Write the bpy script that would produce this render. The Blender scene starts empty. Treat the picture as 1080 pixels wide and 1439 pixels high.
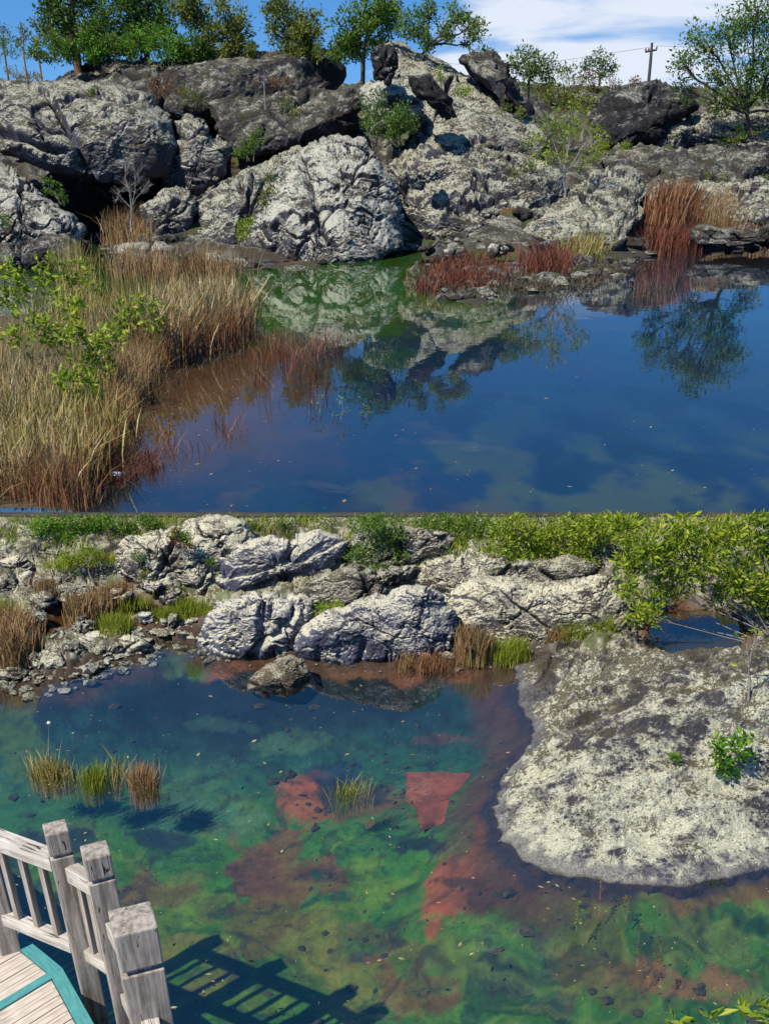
import bpy, math, random
import numpy as np
from mathutils import Vector, Matrix

random.seed(7)
S = bpy.context.scene
COL = S.collection
# ------------------------------------------------------------------ camera
H = 5.0
FPX, CX, CY = 1400.0, 540.0, 1070.0
PITCH = math.atan(900.0 / 1400.0)
sp, cp = math.sin(PITCH), math.cos(PITCH)
cam_d = bpy.data.cameras.new('camera')
cam = bpy.data.objects.new('camera', cam_d)
COL.objects.link(cam)
cam.location = (0, 0, H)
cam.rotation_euler = (math.pi / 2 - PITCH, 0, 0)
cam_d.sensor_fit = 'VERTICAL'
cam_d.sensor_height = 36.0
cam_d.lens = 36.0 * FPX / 1439.0
cam_d.shift_y = (CY - 719.5) / 1439.0
cam_d.clip_start = 0.05
cam_d.clip_end = 6000
S.camera = cam
# ------------------------------------------------------------------ sun and sky
SUN = Vector((-0.70, -0.62, 1.22)).normalized()
sun_d = bpy.data.lights.new('sun', 'SUN')
sun_d.energy = 5.0
sun_d.angle = math.radians(0.5)
sun_d.color = (1.0, 0.93, 0.80)
sun = bpy.data.objects.new('sun', sun_d)
COL.objects.link(sun)
sun.rotation_euler = SUN.to_track_quat('Z', 'Y').to_euler()
sun.location = (-10, -10, 30)
world = bpy.data.worlds.new('World')
S.world = world
world.use_nodes = True
S.view_settings.view_transform = 'Standard'
S.view_settings.look = 'None'
S.view_settings.exposure = 0.30
S.view_settings.gamma = 1.0
S.render.engine = 'CYCLES'
S.cycles.use_denoising = True
S.cycles.max_bounces = 8
S.cycles.diffuse_bounces = 2
S.cycles.glossy_bounces = 3
S.cycles.transparent_max_bounces = 12
S.cycles.caustics_reflective = False
S.cycles.caustics_refractive = False


class NT:
    """small helper for building node trees"""
    def __init__(self, tree):
        self.t = tree
        tree.nodes.clear()

    def n(self, typ, **kw):
        nd = self.t.nodes.new(typ)
        ins = kw.pop('ins', {})
        for k, v in kw.items():
            setattr(nd, k, v)
        for k, v in ins.items():
            self.set(nd, k, v)
        return nd

    def set(self, nd, k, v):
        s = nd.inputs[k]
        if isinstance(v, bpy.types.NodeSocket):
            self.t.links.new(v, s)
        elif isinstance(v, bpy.types.Node):
            self.t.links.new(v.outputs[0], s)
        else:
            if hasattr(s, 'default_value') and s.type == 'RGBA' and len(v) == 3:
                v = (*v, 1)
            s.default_value = v

    def math(self, op, a, b=0.0, c=None, clamp=False):
        nd = self.n('ShaderNodeMath', operation=op, use_clamp=clamp)
        self.set(nd, 0, a)
        self.set(nd, 1, b)
        if c is not None:
            self.set(nd, 2, c)
        return nd.outputs[0]

    def ramp(self, fac, a, b):
        nd = self.n('ShaderNodeMapRange', interpolation_type='SMOOTHSTEP')
        self.set(nd, 0, fac)
        self.set(nd, 1, a)
        self.set(nd, 2, b)
        return nd.outputs[0]

    def mix(self, fac, a, b, mode='MIX'):
        nd = self.n('ShaderNodeMix', data_type='RGBA', blend_type=mode)
        self.set(nd, 0, fac)
        self.set(nd, 6, a)
        self.set(nd, 7, b)
        return nd.outputs[2]

    def noise(self, vec, scale, detail=4, rough=.55, dist=0.0):
        nd = self.n('ShaderNodeTexNoise')
        self.set(nd, 'Vector', vec)
        self.set(nd, 'Scale', scale)
        self.set(nd, 'Detail', detail)
        self.set(nd, 'Roughness', rough)
        self.set(nd, 'Distortion', dist)
        return nd.outputs[0]

    def vscale(self, vec, s):
        nd = self.n('ShaderNodeVectorMath', operation='MULTIPLY')
        self.set(nd, 0, vec)
        nd.inputs[1].default_value = s
        return nd.outputs[0]


# world: Nishita sky with a bank of thin white cloud
T = NT(world.node_tree)
tc = T.n('ShaderNodeTexCoord').outputs['Generated']
sep = T.n('ShaderNodeSeparateXYZ', ins={0: tc})
zz = T.math('MAXIMUM', sep.outputs[2], 0.0)
zz = T.math('MULTIPLY_ADD', zz, 1.5, 0.20)
cmb = T.n('ShaderNodeCombineXYZ', ins={0: sep.outputs[0], 1: sep.outputs[1], 2: zz})
nrm = T.n('ShaderNodeVectorMath', operation='NORMALIZE', ins={0: cmb})
sky = T.n('ShaderNodeTexSky', sky_type='NISHITA', sun_disc=False)
sky.sun_elevation = math.asin(SUN.z)
sky.sun_rotation = math.atan2(SUN.x, SUN.y)
sky.air_density = 1.0
sky.dust_density = 0.2
sky.ozone_density = 4.0
T.set(sky, 'Vector', nrm)
hsv = T.n('ShaderNodeHueSaturation', ins={'Saturation': 1.28, 'Value': 1.25, 'Color': sky})
cv = T.vscale(tc, (5.0, 5.0, 26.0))
cn = T.noise(cv, 1.0, 6, .55, .4)
# the bank stands low in the sky ahead and thins out upwards and to the sides
azb = T.math('SUBTRACT', sep.outputs[0], 0.18)
azb = T.math('MULTIPLY', T.math('MULTIPLY', azb, azb), -9.0)
elb = T.math('MULTIPLY', T.math('ABSOLUTE', T.math('SUBTRACT', sep.outputs[2], 0.035)), -2.6)
bias = T.math('ADD', T.math('ADD', azb, elb), 0.27)
bias = T.math('MAXIMUM', bias, -0.12)
front = T.ramp(sep.outputs[1], 0.0, 0.6)
bias = T.math('MULTIPLY_ADD', T.math('SUBTRACT', front, 1.0), 0.1, bias)
cm = T.ramp(T.math('ADD', cn, bias), 0.50, 0.72)
cm = T.math('MULTIPLY', cm, 0.9)
skc = T.mix(cm, hsv, (6.2, 6.6, 7.3))
bg = T.n('ShaderNodeBackground', ins={'Color': skc, 'Strength': 0.11})
T.n('ShaderNodeOutputWorld', ins={0: bg})


# ------------------------------------------------------------------ projection helpers
def WA(px, py, z):
    px = np.asarray(px, float); py = np.asarray(py, float); z = np.asarray(z, float)
    u = (px - CX) / FPX; v = (py - CY) / FPX
    dy = cp - v * sp; dz = -sp - v * cp
    t = (z - H) / dz
    return np.stack(np.broadcast_arrays(u * t, dy * t, z * np.ones_like(t)), -1)


def WYA(px, py, Y):
    px = np.asarray(px, float); py = np.asarray(py, float); Y = np.asarray(Y, float)
    u = (px - CX) / FPX; v = (py - CY) / FPX
    dy = cp - v * sp; dz = -sp - v * cp
    t = Y / dy
    return np.stack(np.broadcast_arrays(u * t, Y * np.ones_like(t), H + dz * t), -1)


def W(px, py, z): return Vector(WA(px, py, z))
def WY(px, py, Y): return Vector(WYA(px, py, Y))


def proj(P):
    P = np.asarray(P, float)
    a = P[..., 1] * cp - (P[..., 2] - H) * sp
    b = -P[..., 1] * sp - (P[..., 2] - H) * cp
    return CX + FPX * P[..., 0] / a, CY + FPX * b / a


def pxm(py, Y):
    """pixels per metre at depth Y on image row py"""
    v = (py - CY) / FPX
    return FPX * (cp - v * sp) / Y


# ------------------------------------------------------------------ numpy noise
def _h(ix, iy, iz, seed):
    with np.errstate(over='ignore'):
        h = (ix.astype(np.int64) * 374761393 + iy.astype(np.int64) * 668265263 + iz.astype(np.int64) * 2147483647 * 3 + seed * 974634777) & 0xffffffff
        h = ((h ^ (h >> 13)) * 1274126177) & 0xffffffff
        h = (h ^ (h >> 16)) & 0xffffffff
        h = (h * 2246822519) & 0xffffffff
        h ^= h >> 15
    return h


def noise3(P, seed=0):
    i = np.floor(P).astype(np.int64)
    f = P - i
    w = f * f * f * (f * (f * 6 - 15) + 10)
    out = np.zeros(len(P))
    for cx in (0, 1):
        wx = w[:, 0] if cx else 1 - w[:, 0]
        for cy in (0, 1):
            wy = w[:, 1] if cy else 1 - w[:, 1]
            for cz in (0, 1):
                wz = w[:, 2] if cz else 1 - w[:, 2]
                h = _h(i[:, 0] + cx, i[:, 1] + cy, i[:, 2] + cz, seed)
                g = ((h & 255) / 127.5 - 1) * (f[:, 0] - cx) + (((h >> 8) & 255) / 127.5 - 1) * (f[:, 1] - cy) + (((h >> 16) & 255) / 127.5 - 1) * (f[:, 2] - cz)
                out += wx * wy * wz * g
    return out


def fbm(P, oc=5, seed=0, gain=.5, lac=2.03):
    o = np.zeros(len(P)); a = 1.0; Q = P
    for k in range(oc):
        o += a * noise3(Q, seed + k * 17)
        a *= gain; Q = Q * lac + 11.3
    return o


def ridged(P, oc=4, seed=0, gain=.5):
    o = np.zeros(len(P)); a = 1.0; Q = P
    for k in range(oc):
        o += a * (1 - np.abs(noise3(Q, seed + k * 29)) * 2.6)
        a *= gain; Q = Q * 2.07 + 5.7
    return o


def voro(P, seed=0):
    i = np.floor(P).astype(np.int64)
    f1 = np.full(len(P), 9.0); f2 = np.full(len(P), 9.0); cid = np.zeros(len(P))
    for a in (-1, 0, 1):
        for b in (-1, 0, 1):
            for c in (-1, 0, 1):
                h = _h(i[:, 0] + a, i[:, 1] + b, i[:, 2] + c, seed)
                dx = i[:, 0] + a + (h & 1023) / 1023.0 - P[:, 0]
                dy = i[:, 1] + b + ((h >> 10) & 1023) / 1023.0 - P[:, 1]
                dz = i[:, 2] + c + ((h >> 20) & 1023) / 1023.0 - P[:, 2]
                d = np.sqrt(dx * dx + dy * dy + dz * dz)
                m = d < f1
                f2 = np.where(m, f1, np.minimum(f2, d))
                cid = np.where(m, (h & 4095) / 4095.0, cid)
                f1 = np.where(m, d, f1)
    return f1, f2, cid


def sstep(a, b, x):
    t = np.clip((x - a) / (b - a), 0, 1)
    return t * t * (3 - 2 * t)


# ------------------------------------------------------------------ object helpers
def mesh_np(name, V, Fc, mat=None, smooth=True, col=None, loc=None):
    """Fc : (n,3) or (n,4) array of indices"""
    V = np.asarray(V, np.float32); Fc = np.asarray(Fc, np.int32)
    if loc is not None:
        V = V - np.asarray(loc, np.float32)
    me = bpy.data.meshes.new(name)
    k = Fc.shape[1]
    me.vertices.add(len(V)); me.vertices.foreach_set('co', V.ravel())
    me.loops.add(Fc.size); me.loops.foreach_set('vertex_index', Fc.ravel())
    me.polygons.add(len(Fc)); me.polygons.foreach_set('loop_start', np.arange(0, Fc.size, k, dtype=np.int32))
    me.polygons.foreach_set('loop_total', np.full(len(Fc), k, np.int32))
    me.polygons.foreach_set('use_smooth', np.full(len(Fc), smooth))
    if col is not None:
        at = me.color_attributes.new('col', 'FLOAT_COLOR', 'POINT')
        c4 = np.ones((len(V), 4), np.float32); c4[:, :3] = col
        at.data.foreach_set('color', c4.ravel())
    me.update()
    if mat: me.materials.append(mat)
    return me


def link(name, me, parent=None, loc=None, label=None, cat=None, group=None, kind=None):
    o = bpy.data.objects.new(name, me)
    COL.objects.link(o)
    if parent: o.parent = parent
    if loc is not None: o.location = loc
    for k, v in (('label', label), ('category', cat), ('group', group), ('kind', kind)):
        if v: o[k] = v
    return o


def grid_faces(nr, nc, wrap=False):
    r = np.arange(nr - 1)[:, None]; c = np.arange(nc if wrap else nc - 1)[None, :]
    c2 = (c + 1) % nc
    a = r * nc + c; b = r * nc + c2; d = (r + 1) * nc + c; e = (r + 1) * nc + c2
    return np.stack([a, b, e, d], -1).reshape(-1, 4)


def tubes(paths, sides=5):
    """paths: list of (pts (n,3), radii (n)) -> V, F"""
    Vs, Fs, off = [], [], 0
    ang = np.arange(sides) * 2 * math.pi / sides
    for pts, rad in paths:
        pts = np.asarray(pts, float); rad = np.asarray(rad, float)
        d = np.gradient(pts, axis=0)
        d /= np.linalg.norm(d, axis=1)[:, None] + 1e-9
        up = np.where(np.abs(d[:, 2:3]) > .9, [[1.0, 0, 0]], [[0, 0, 1.0]])
        a = np.cross(d, up); a /= np.linalg.norm(a, axis=1)[:, None] + 1e-9
        b = np.cross(d, a)
        ring = pts[:, None] + rad[:, None, None] * (np.cos(ang)[None, :, None] * a[:, None] + np.sin(ang)[None, :, None] * b[:, None])
        n = len(pts)
        Vs.append(ring.reshape(-1, 3)); Fs.append(grid_faces(n, sides, True) + off)
        off += n * sides
    return np.concatenate(Vs), np.concatenate(Fs)


# ------------------------------------------------------------------ materials
def new_mat(name):
    m = bpy.data.materials.new(name)
    m.use_nodes = True
    return m, NT(m.node_tree)


def base_rgb(T, c):
    n = T.n('ShaderNodeRGB'); n.outputs[0].default_value = (*c, 1)
    return n.outputs[0]


def rock_mat(name, sc, base=(.10, .095, .11), blue=(.13, .14, .20), lichen=(.43, .43, .35), moss=(.045, .038, .022),
             amt=.5, mossamt=.45, flat=.35, bump=1.0, crust=(.26, .26, .24), wl=None):
    """volcanic rock: grey-violet body, pale lichen crusts mostly on faces open to the sky, dark brown moss mats"""
    m, T = new_mat(name)
    g = T.n('ShaderNodeNewGeometry')
    P = g.outputs['Position']
    nz = T.n('ShaderNodeSeparateXYZ', ins={0: g.outputs['True Normal']}).outputs[2]
    big = T.noise(P, .55 * sc, 5, .6, .6)
    mid = T.noise(P, 2.6 * sc, 8, .68, .4)
    fine = T.noise(P, 11 * sc, 6, .72)
    spk = T.noise(P, 34 * sc, 3, .6)
    # body colour
    body = T.mix(T.ramp(big, .42, .62), base, blue)
    body = T.mix(T.ramp(fine, .35, .7), T.vscale(body, (.5, .5, .52)), body)
    # grey crust
    lsum = T.math('ADD', T.math('MULTIPLY', mid, .9), T.math('MULTIPLY', fine, .55))
    lsum = T.math('ADD', lsum, T.math('MULTIPLY', spk, .25))
    lsum = T.math('ADD', lsum, T.math('MULTIPLY', T.math('SUBTRACT', nz, .45), flat))
    lsum = T.math('ADD', lsum, T.math('MULTIPLY', T.math('SUBTRACT', big, .5), 1.3))
    c1 = T.ramp(lsum, .93 - .25 * amt, 1.02 - .25 * amt)
    c2 = T.ramp(lsum, 1.04 - .3 * amt, 1.12 - .3 * amt)
    col = T.mix(c1, body, crust)
    # lichen itself varies between grey-white and yellow-white
    lv = T.mix(T.ramp(spk, .35, .65), tuple(x * .6 for x in lichen), lichen)
    col = T.mix(c2, col, lv)
    dk = T.ramp(T.noise(P, 19 * sc, 5, .75, .3), .44, .34)
    col = T.mix(T.math('MULTIPLY', dk, .85), col, T.vscale(base_rgb(T, base), (.35, .35, .4)))
    # moss mats
    big2 = T.noise(T.vscale(P, (1, 1.3, 1.6)), 1.3 * sc, 9, .72, .5)
    ms = T.math('ADD', big2, T.math('MULTIPLY', T.math('SUBTRACT', fine, .5), 1.1))
    ms = T.math('ADD', ms, T.math('MULTIPLY', T.math('SUBTRACT', nz, .5), .12))
    if wl is not None:   # thicker moss on the high, flat back of the boulder, thin crust on its nose
        py_ = T.n('ShaderNodeSeparateXYZ', ins={0: P}).outputs[1]
        ms = T.math('ADD', ms, T.math('MULTIPLY', T.math('SUBTRACT', py_, 7.9), .06))
    mm = T.ramp(ms, .66 - .2 * mossamt, .72 - .2 * mossamt)
    mcol = T.mix(T.ramp(spk, .3, .7), moss, (moss[0] * 2.6, moss[1] * 2.7, moss[2] * 2.2))
    col = T.mix(T.math('MULTIPLY', mm, .88), col, mcol)
    if wl is not None:   # bare violet-blue band above the waterline, dark slimy rock below it
        pz = T.n('ShaderNodeSeparateXYZ', ins={0: P}).outputs[2]
        pzn = T.math('MULTIPLY_ADD', T.math('SUBTRACT', mid, .5), .34, pz)
        band = T.ramp(pzn, wl + .11, wl + .03)
        wc = T.mix(T.ramp(fine, .4, .65), (.055, .055, .085), (.21, .195, .20))
        col = T.mix(T.math('MULTIPLY', band, .7), col, wc)
        col = T.mix(T.ramp(pz, wl + .015, wl - .01), col, T.mix(T.ramp(mid, .4, .6), (.022, .02, .028), (.06, .035, .03)))
    # pits
    vo = T.n('ShaderNodeTexVoronoi', feature='F1', ins={'Vector': P, 'Scale': 16 * sc})
    pit = T.math('MULTIPLY', T.ramp(vo.outputs[0], .0, .35), 1.0)
    h = T.math('ADD', T.math('MULTIPLY', mid, 1.0), T.math('MULTIPLY', fine, .55))
    h = T.math('ADD', h, T.math('MULTIPLY', spk, .22))
    h = T.math('ADD', h, T.math('MULTIPLY', c2, .06))
    h = T.math('ADD', h, T.math('MULTIPLY', pit, .08))
    bp = T.n('ShaderNodeBump', ins={'Strength': min(1.0, .85 * bump), 'Distance': .20 / sc * bump, 'Height': h})
    b = T.n('ShaderNodeBsdfPrincipled', ins={'Base Color': col, 'Roughness': .9, 'Specular IOR Level': .25, 'Normal': bp})
    T.n('ShaderNodeOutputMaterial', ins={0: b})
    return m


def attr_mat(name, sc, rough=.9, var=.5, bump=.5):
    m, T = new_mat(name)
    P = T.n('ShaderNodeNewGeometry').outputs['Position']
    a = T.n('ShaderNodeAttribute', attribute_name='col').outputs['Color']
    n1 = T.noise(P, 6 * sc, 8, .7, .5)
    n2 = T.noise(P, 30 * sc, 4, .6)
    f = T.math('MULTIPLY_ADD', T.math('SUBTRACT', n1, .5), 2.2 * var, 1.0)
    f = T.math('MULTIPLY_ADD', T.math('SUBTRACT', n2, .5), 1.3 * var, f)
    f = T.math('MAXIMUM', f, .15)
    vm = T.n('ShaderNodeVectorMath', operation='SCALE', ins={0: a, 'Scale': f})
    bp = T.n('ShaderNodeBump', ins={'Strength': bump, 'Distance': .1 / sc, 'Height': T.math('ADD', n1, T.math('MULTIPLY', n2, .3))})
    b = T.n('ShaderNodeBsdfPrincipled', ins={'Base Color': vm.outputs[0], 'Roughness': rough, 'Specular IOR Level': .15, 'Normal': bp})
    T.n('ShaderNodeOutputMaterial', ins={0: b})
    return m


def leaf_mat(name, cols, trans=.35):
    m, T = new_mat(name)
    r = T.n('ShaderNodeNewGeometry').outputs['Random Per Island']
    P = T.n('ShaderNodeNewGeometry').outputs['Position']
    c = T.mix(T.ramp(r, 0.0, .55), cols[0], cols[1])
    c = T.mix(T.ramp(r, .6, 1.0), c, cols[2])
    hv = T.noise(P, 1.7, 3, .6)
    c = T.mix(T.ramp(hv, .35, .7), T.vscale(c, (.72, .78, .75)), c)
    b = T.n('ShaderNodeBsdfPrincipled', ins={'Base Color': c, 'Roughness': .55, 'Specular IOR Level': .3})
    t = T.n('ShaderNodeBsdfTranslucent', ins={'Color': c})
    mx = T.n('ShaderNodeMixShader', ins={0: trans, 1: b, 2: t})
    T.n('ShaderNodeOutputMaterial', ins={0: mx})
    return m


def simple_mat(name, c1, c2, sc=8, rough=.8, stretch=(1, 1, 1), bump=.2, coord='Object'):
    m, T = new_mat(name)
    P = T.vscale(T.n('ShaderNodeTexCoord').outputs[coord], stretch)
    n1 = T.noise(P, sc, 7, .65)
    c = T.mix(T.ramp(n1, .35, .65), c1, c2)
    bp = T.n('ShaderNodeBump', ins={'Strength': bump, 'Distance': .01, 'Height': n1})
    b = T.n('ShaderNodeBsdfPrincipled', ins={'Base Color': c, 'Roughness': rough, 'Specular IOR Level': .3, 'Normal': bp})
    T.n('ShaderNodeOutputMaterial', ins={0: b})
    return m


def wood_mat(name, stretch, light=(.44, .385, .33), dark=(.15, .125, .10), coord='Object'):
    m, T = new_mat(name)
    tcn = T.n('ShaderNodeTexCoord').outputs[coord]
    P = T.vscale(tcn, stretch)
    n1 = T.noise(P, 9, 7, .65, .3)
    n2 = T.noise(P, 38, 3, .6)
    n3 = T.noise(tcn, 6, 4, .6)
    c = T.mix(T.ramp(n1, .30, .66), dark, light)
    c = T.mix(T.math('MULTIPLY', T.ramp(n2, .48, .64), .35), c, dark)
    c = T.mix(T.math('MULTIPLY', T.ramp(n3, .5, .7), .35), c, tuple(x * 1.15 for x in light))
    # drying checks : narrow dark splits that follow the grain
    n4 = T.noise(T.vscale(P, (1, 1, 1)), 5.0, 3, .5, .2)
    ck = T.ramp(T.math('ABSOLUTE', T.math('SUBTRACT', n4, .5)), .012, .002)
    gate = T.ramp(T.noise(tcn, 7, 1, .5), .5, .58)
    ck = T.math('MULTIPLY', ck, gate)
    c = T.mix(ck, c, (.03, .026, .024))
    h = T.math('SUBTRACT', T.math('MULTIPLY_ADD', n2, .4, n1), T.math('MULTIPLY', ck, 1.5))
    bp = T.n('ShaderNodeBump', ins={'Strength': .5, 'Distance': .006, 'Height': h})
    b = T.n('ShaderNodeBsdfPrincipled', ins={'Base Color': c, 'Roughness': .85, 'Specular IOR Level': .2, 'Normal': bp})
    T.n('ShaderNodeOutputMaterial', ins={0: b})
    return m


def water_mat(name, tint, turb, turb2, turbf, ior, rip, ripsc):
    m, T = new_mat(name)
    P = T.n('ShaderNodeNewGeometry').outputs['Position']
    n1 = T.noise(P, ripsc, 3, .5, .3)
    n0 = T.noise(P, ripsc * .22, 3, .5)
    h = T.math('MULTIPLY_ADD', n1, .25, n0)
    bp = T.n('ShaderNodeBump', ins={'Strength': 1.0, 'Distance': rip, 'Height': h})
    # light passes straight through this sheet, so both of its sides reflect alike
    bf = T.n('ShaderNodeNewGeometry').outputs['Backfacing']
    fr = T.n('ShaderNodeFresnel', ins={'IOR': T.math('MULTIPLY_ADD', bf, 1.0 / ior - ior, ior), 'Normal': bp})
    cl = T.noise(P, .35, 4, .6, 1.0)
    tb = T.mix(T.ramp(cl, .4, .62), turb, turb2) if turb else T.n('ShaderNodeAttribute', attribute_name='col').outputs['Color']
    tr = T.n('ShaderNodeBsdfTransparent', ins={'Color': tint})
    df = T.n('ShaderNodeBsdfDiffuse', ins={'Color': tb})
    body = T.n('ShaderNodeMixShader', ins={0: turbf, 1: tr, 2: df})
    gl = T.n('ShaderNodeBsdfGlossy', ins={'Color': (1, 1, 1, 1), 'Roughness': .004, 'Normal': bp})
    mx = T.n('ShaderNodeMixShader', ins={0: fr, 1: body, 2: gl})
    T.n('ShaderNodeOutputMaterial', ins={0: mx})
    return m


M = {}
M['rock_up'] = rock_mat('lava_rock_grey_lichen', 1.2, amt=.66, mossamt=.72, bump=.8, flat=.75, lichen=(.46, .45, .345), crust=(.15, .145, .13), base=(.055, .05, .06), blue=(.10, .10, .14), moss=(.03, .024, .015))
M['rock_pale'] = rock_mat('lava_rock_pale_lichen', 1.4, amt=.86, mossamt=.52, bump=.8, flat=.5, lichen=(.53, .52, .43), crust=(.28, .27, .23), base=(.06, .055, .06), blue=(.11, .11, .15), moss=(.04, .032, .02))
M['rock_dark'] = rock_mat('lava_rock_dark_moss', 1.2, amt=.36, mossamt=.92, base=(.05, .045, .045), blue=(.08, .08, .11), crust=(.17, .16, .14), lichen=(.42, .41, .33), moss=(.028, .023, .014))
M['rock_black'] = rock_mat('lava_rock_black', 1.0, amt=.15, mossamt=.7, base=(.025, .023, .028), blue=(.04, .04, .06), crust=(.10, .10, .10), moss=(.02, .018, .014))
M['rock_lo'] = rock_mat('shore_rock_lichen', 3.8, bump=.7, amt=.90, mossamt=.56, flat=.6, lichen=(.66, .62, .44), crust=(.36, .33, .26), base=(.08, .07, .08), blue=(.13, .13, .18))
M['rock_loblue'] = rock_mat('shore_rock_blue_grey', 3.4, bump=.7, amt=.62, mossamt=.25, flat=1.5, lichen=(.64, .60, .45), crust=(.25, .25, .27), base=(.10, .10, .14), blue=(.17, .175, .26))
M['rock_lodark'] = rock_mat('shore_rock_dark', 4.2, amt=.62, mossamt=.68, flat=.8, lichen=(.58, .55, .42), crust=(.22, .20, .17), base=(.04, .037, .042), blue=(.065, .065, .09))
M['rock_bank'] = rock_mat('bank_rock', 3.6, amt=.70, mossamt=.72, flat=.3, lichen=(.56, .53, .38), crust=(.27, .25, .20), base=(.06, .052, .05), blue=(.10, .10, .13), moss=(.05, .045, .02))
M['clod'] = simple_mat('silted_stone', (.012, .020, .016), (.055, .045, .022), 20, .95)
M['rock_wedge'] = rock_mat('wedge_rock_brown', 5.0, amt=.6, mossamt=.7, flat=.5, lichen=(.52, .47, .34), crust=(.28, .24, .18), base=(.09, .075, .06), blue=(.07, .06, .06), moss=(.05, .035, .02))
M['rock_big'] = rock_mat('boulder_lichen', 2.6, amt=.74, mossamt=.74, flat=.3, lichen=(.70, .68, .50), crust=(.36, .34, .28), base=(.09, .085, .10), blue=(.19, .19, .26), moss=(.045, .036, .024), wl=0.0)
M['ground_up'] = attr_mat('upper_soil', 1.2, var=.55, bump=.8)
M['ground_lo'] = attr_mat('lower_bed', 3.0, var=.34, bump=.5)
M['rim'] = simple_mat('rim_stone', (.03, .03, .028), (.06, .055, .045), 5)
M['bark'] = simple_mat('bark', (.045, .035, .028), (.12, .095, .075), 14, .9, (3, 3, .6), .4)
M['bark_red'] = simple_mat('bark_reddish', (.10, .05, .035), (.22, .11, .07), 14, .9, (3, 3, .6), .4)
M['twig'] = simple_mat('pale_twig', (.20, .175, .16), (.34, .31, .29), 14, .9)
M['leaf_dark'] = leaf_mat('leaves_dark', [(.040, .095, .018), (.10, .19, .026), (.22, .31, .045)])
M['leaf_mid'] = leaf_mat('leaves_mid', [(.06, .13, .018), (.13, .23, .028), (.26, .34, .045)])
M['leaf_olive'] = leaf_mat('leaves_olive', [(.09, .115, .022), (.20, .23, .035), (.34, .33, .06)])
M['leaf_yel'] = leaf_mat('leaves_yellow_green', [(.13, .22, .014), (.31, .40, .025), (.54, .55, .06)], .42)
M['leaf_bright'] = leaf_mat('leaves_bright_green', [(.06, .17, .012), (.14, .30, .02), (.26, .42, .045)], .42)
M['leaf_rust'] = leaf_mat('leaves_rust', [(.12, .045, .014), (.24, .095, .025), (.32, .19, .04)])
M['leaf_gold'] = leaf_mat('leaves_gold', [(.16, .11, .014), (.30, .21, .025), (.40, .31, .06)])
M['dry'] = leaf_mat('dry_grass', [(.22, .14, .06), (.44, .31, .14), (.62, .52, .30)], .25)
M['dryg'] = leaf_mat('dry_green_grass', [(.20, .15, .04), (.42, .33, .09), (.60, .50, .20)], .25)
M['tan'] = leaf_mat('tan_grass', [(.22, .11, .05), (.38, .22, .10), (.52, .38, .18)], .25)
M['redg'] = leaf_mat('red_grass', [(.10, .03, .02), (.21, .055, .033), (.30, .13, .065)], .25)
M['rust'] = leaf_mat('rust_grass', [(.18, .065, .03), (.32, .13, .06), (.44, .26, .13)], .25)
M['sedge'] = leaf_mat('dead_sedge', [(.05, .032, .02), (.11, .075, .045), (.20, .15, .09)], .15)
M['ygr'] = leaf_mat('yellow_green_grass', [(.14, .20, .015), (.32, .36, .03), (.48, .44, .07)], .3)
M['wood_z'] = wood_mat('weathered_wood_upright', (3.2, 3.2, .22))
M['wood_x'] = wood_mat('weathered_wood_rail', (.22, 3.2, 3.2), light=(.62, .57, .50), dark=(.27, .24, .20))
M['board'] = wood_mat('deck_board_wood', (.3, 3.4, 3.4), light=(.62, .54, .46), dark=(.30, .24, .19))
M['teal'] = simple_mat('teal_paint', (.055, .22, .22), (.085, .30, .29), 10, .6, (1, 6, 6), .2)
M['white'] = simple_mat('white', (.7, .7, .68), (.82, .82, .8), 10)
M['pole'] = simple_mat('pole_wood', (.05, .045, .045), (.09, .08, .08), 8)

# ------------------------------------------------------------------ 2-D polygon distance
def sdist(XY, poly):
    """signed distance to polygon (positive inside)"""
    poly = np.asarray(poly, float)
    P = np.asarray(XY, float)
    d = np.full(len(P), 1e9); ins = np.zeros(len(P), bool)
    for a, b in zip(poly, np.roll(poly, -1, 0)):
        e = b - a; w = P - a
        t = np.clip((w @ e) / (e @ e + 1e-12), 0, 1)
        q = w - t[:, None] * e
        d = np.minimum(d, (q * q).sum(1))
        c = (a[1] > P[:, 1]) != (b[1] > P[:, 1])
        with np.errstate(divide='ignore', invalid='ignore'):
            xi = a[0] + (P[:, 1] - a[1]) / (b[1] - a[1]) * e[0]
        ins ^= c & (P[:, 0] < xi)
    d = np.sqrt(d)
    return np.where(ins, d, -d)


def wpoly(pts, z):
    return np.array([WA(x, y, z)[:2] for x, y in pts])


ZU = 0.77          # level of the upper pond
YR = 12.48         # rim between the ponds
# ------------------------------------------------------------------ upper pond and its land
up_water = wpoly([(1700, 722), (1700, 345), (1080, 348), (1010, 352), (960, 354), (905, 362), (885, 380), (820, 402), (750, 412), (700, 404), (680, 428),
                  (640, 424), (598, 415), (584, 395), (600, 372), (590, 353), (560, 355), (520, 362), (440, 374), (350, 380), (300, 388), (240, 388),
                  (165, 382), (150, 350), (120, 338), (112, 360), (60, 372), (0, 376), (-600, 380), (-600, 722)], ZU)
spit = wpoly([(-700, 738), (-700, 450), (0, 445), (150, 432), (250, 440), (340, 455), (350, 476), (300, 496), (225, 516), (186, 555), (168, 620), (120, 690), (96, 738)], ZU)


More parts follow.
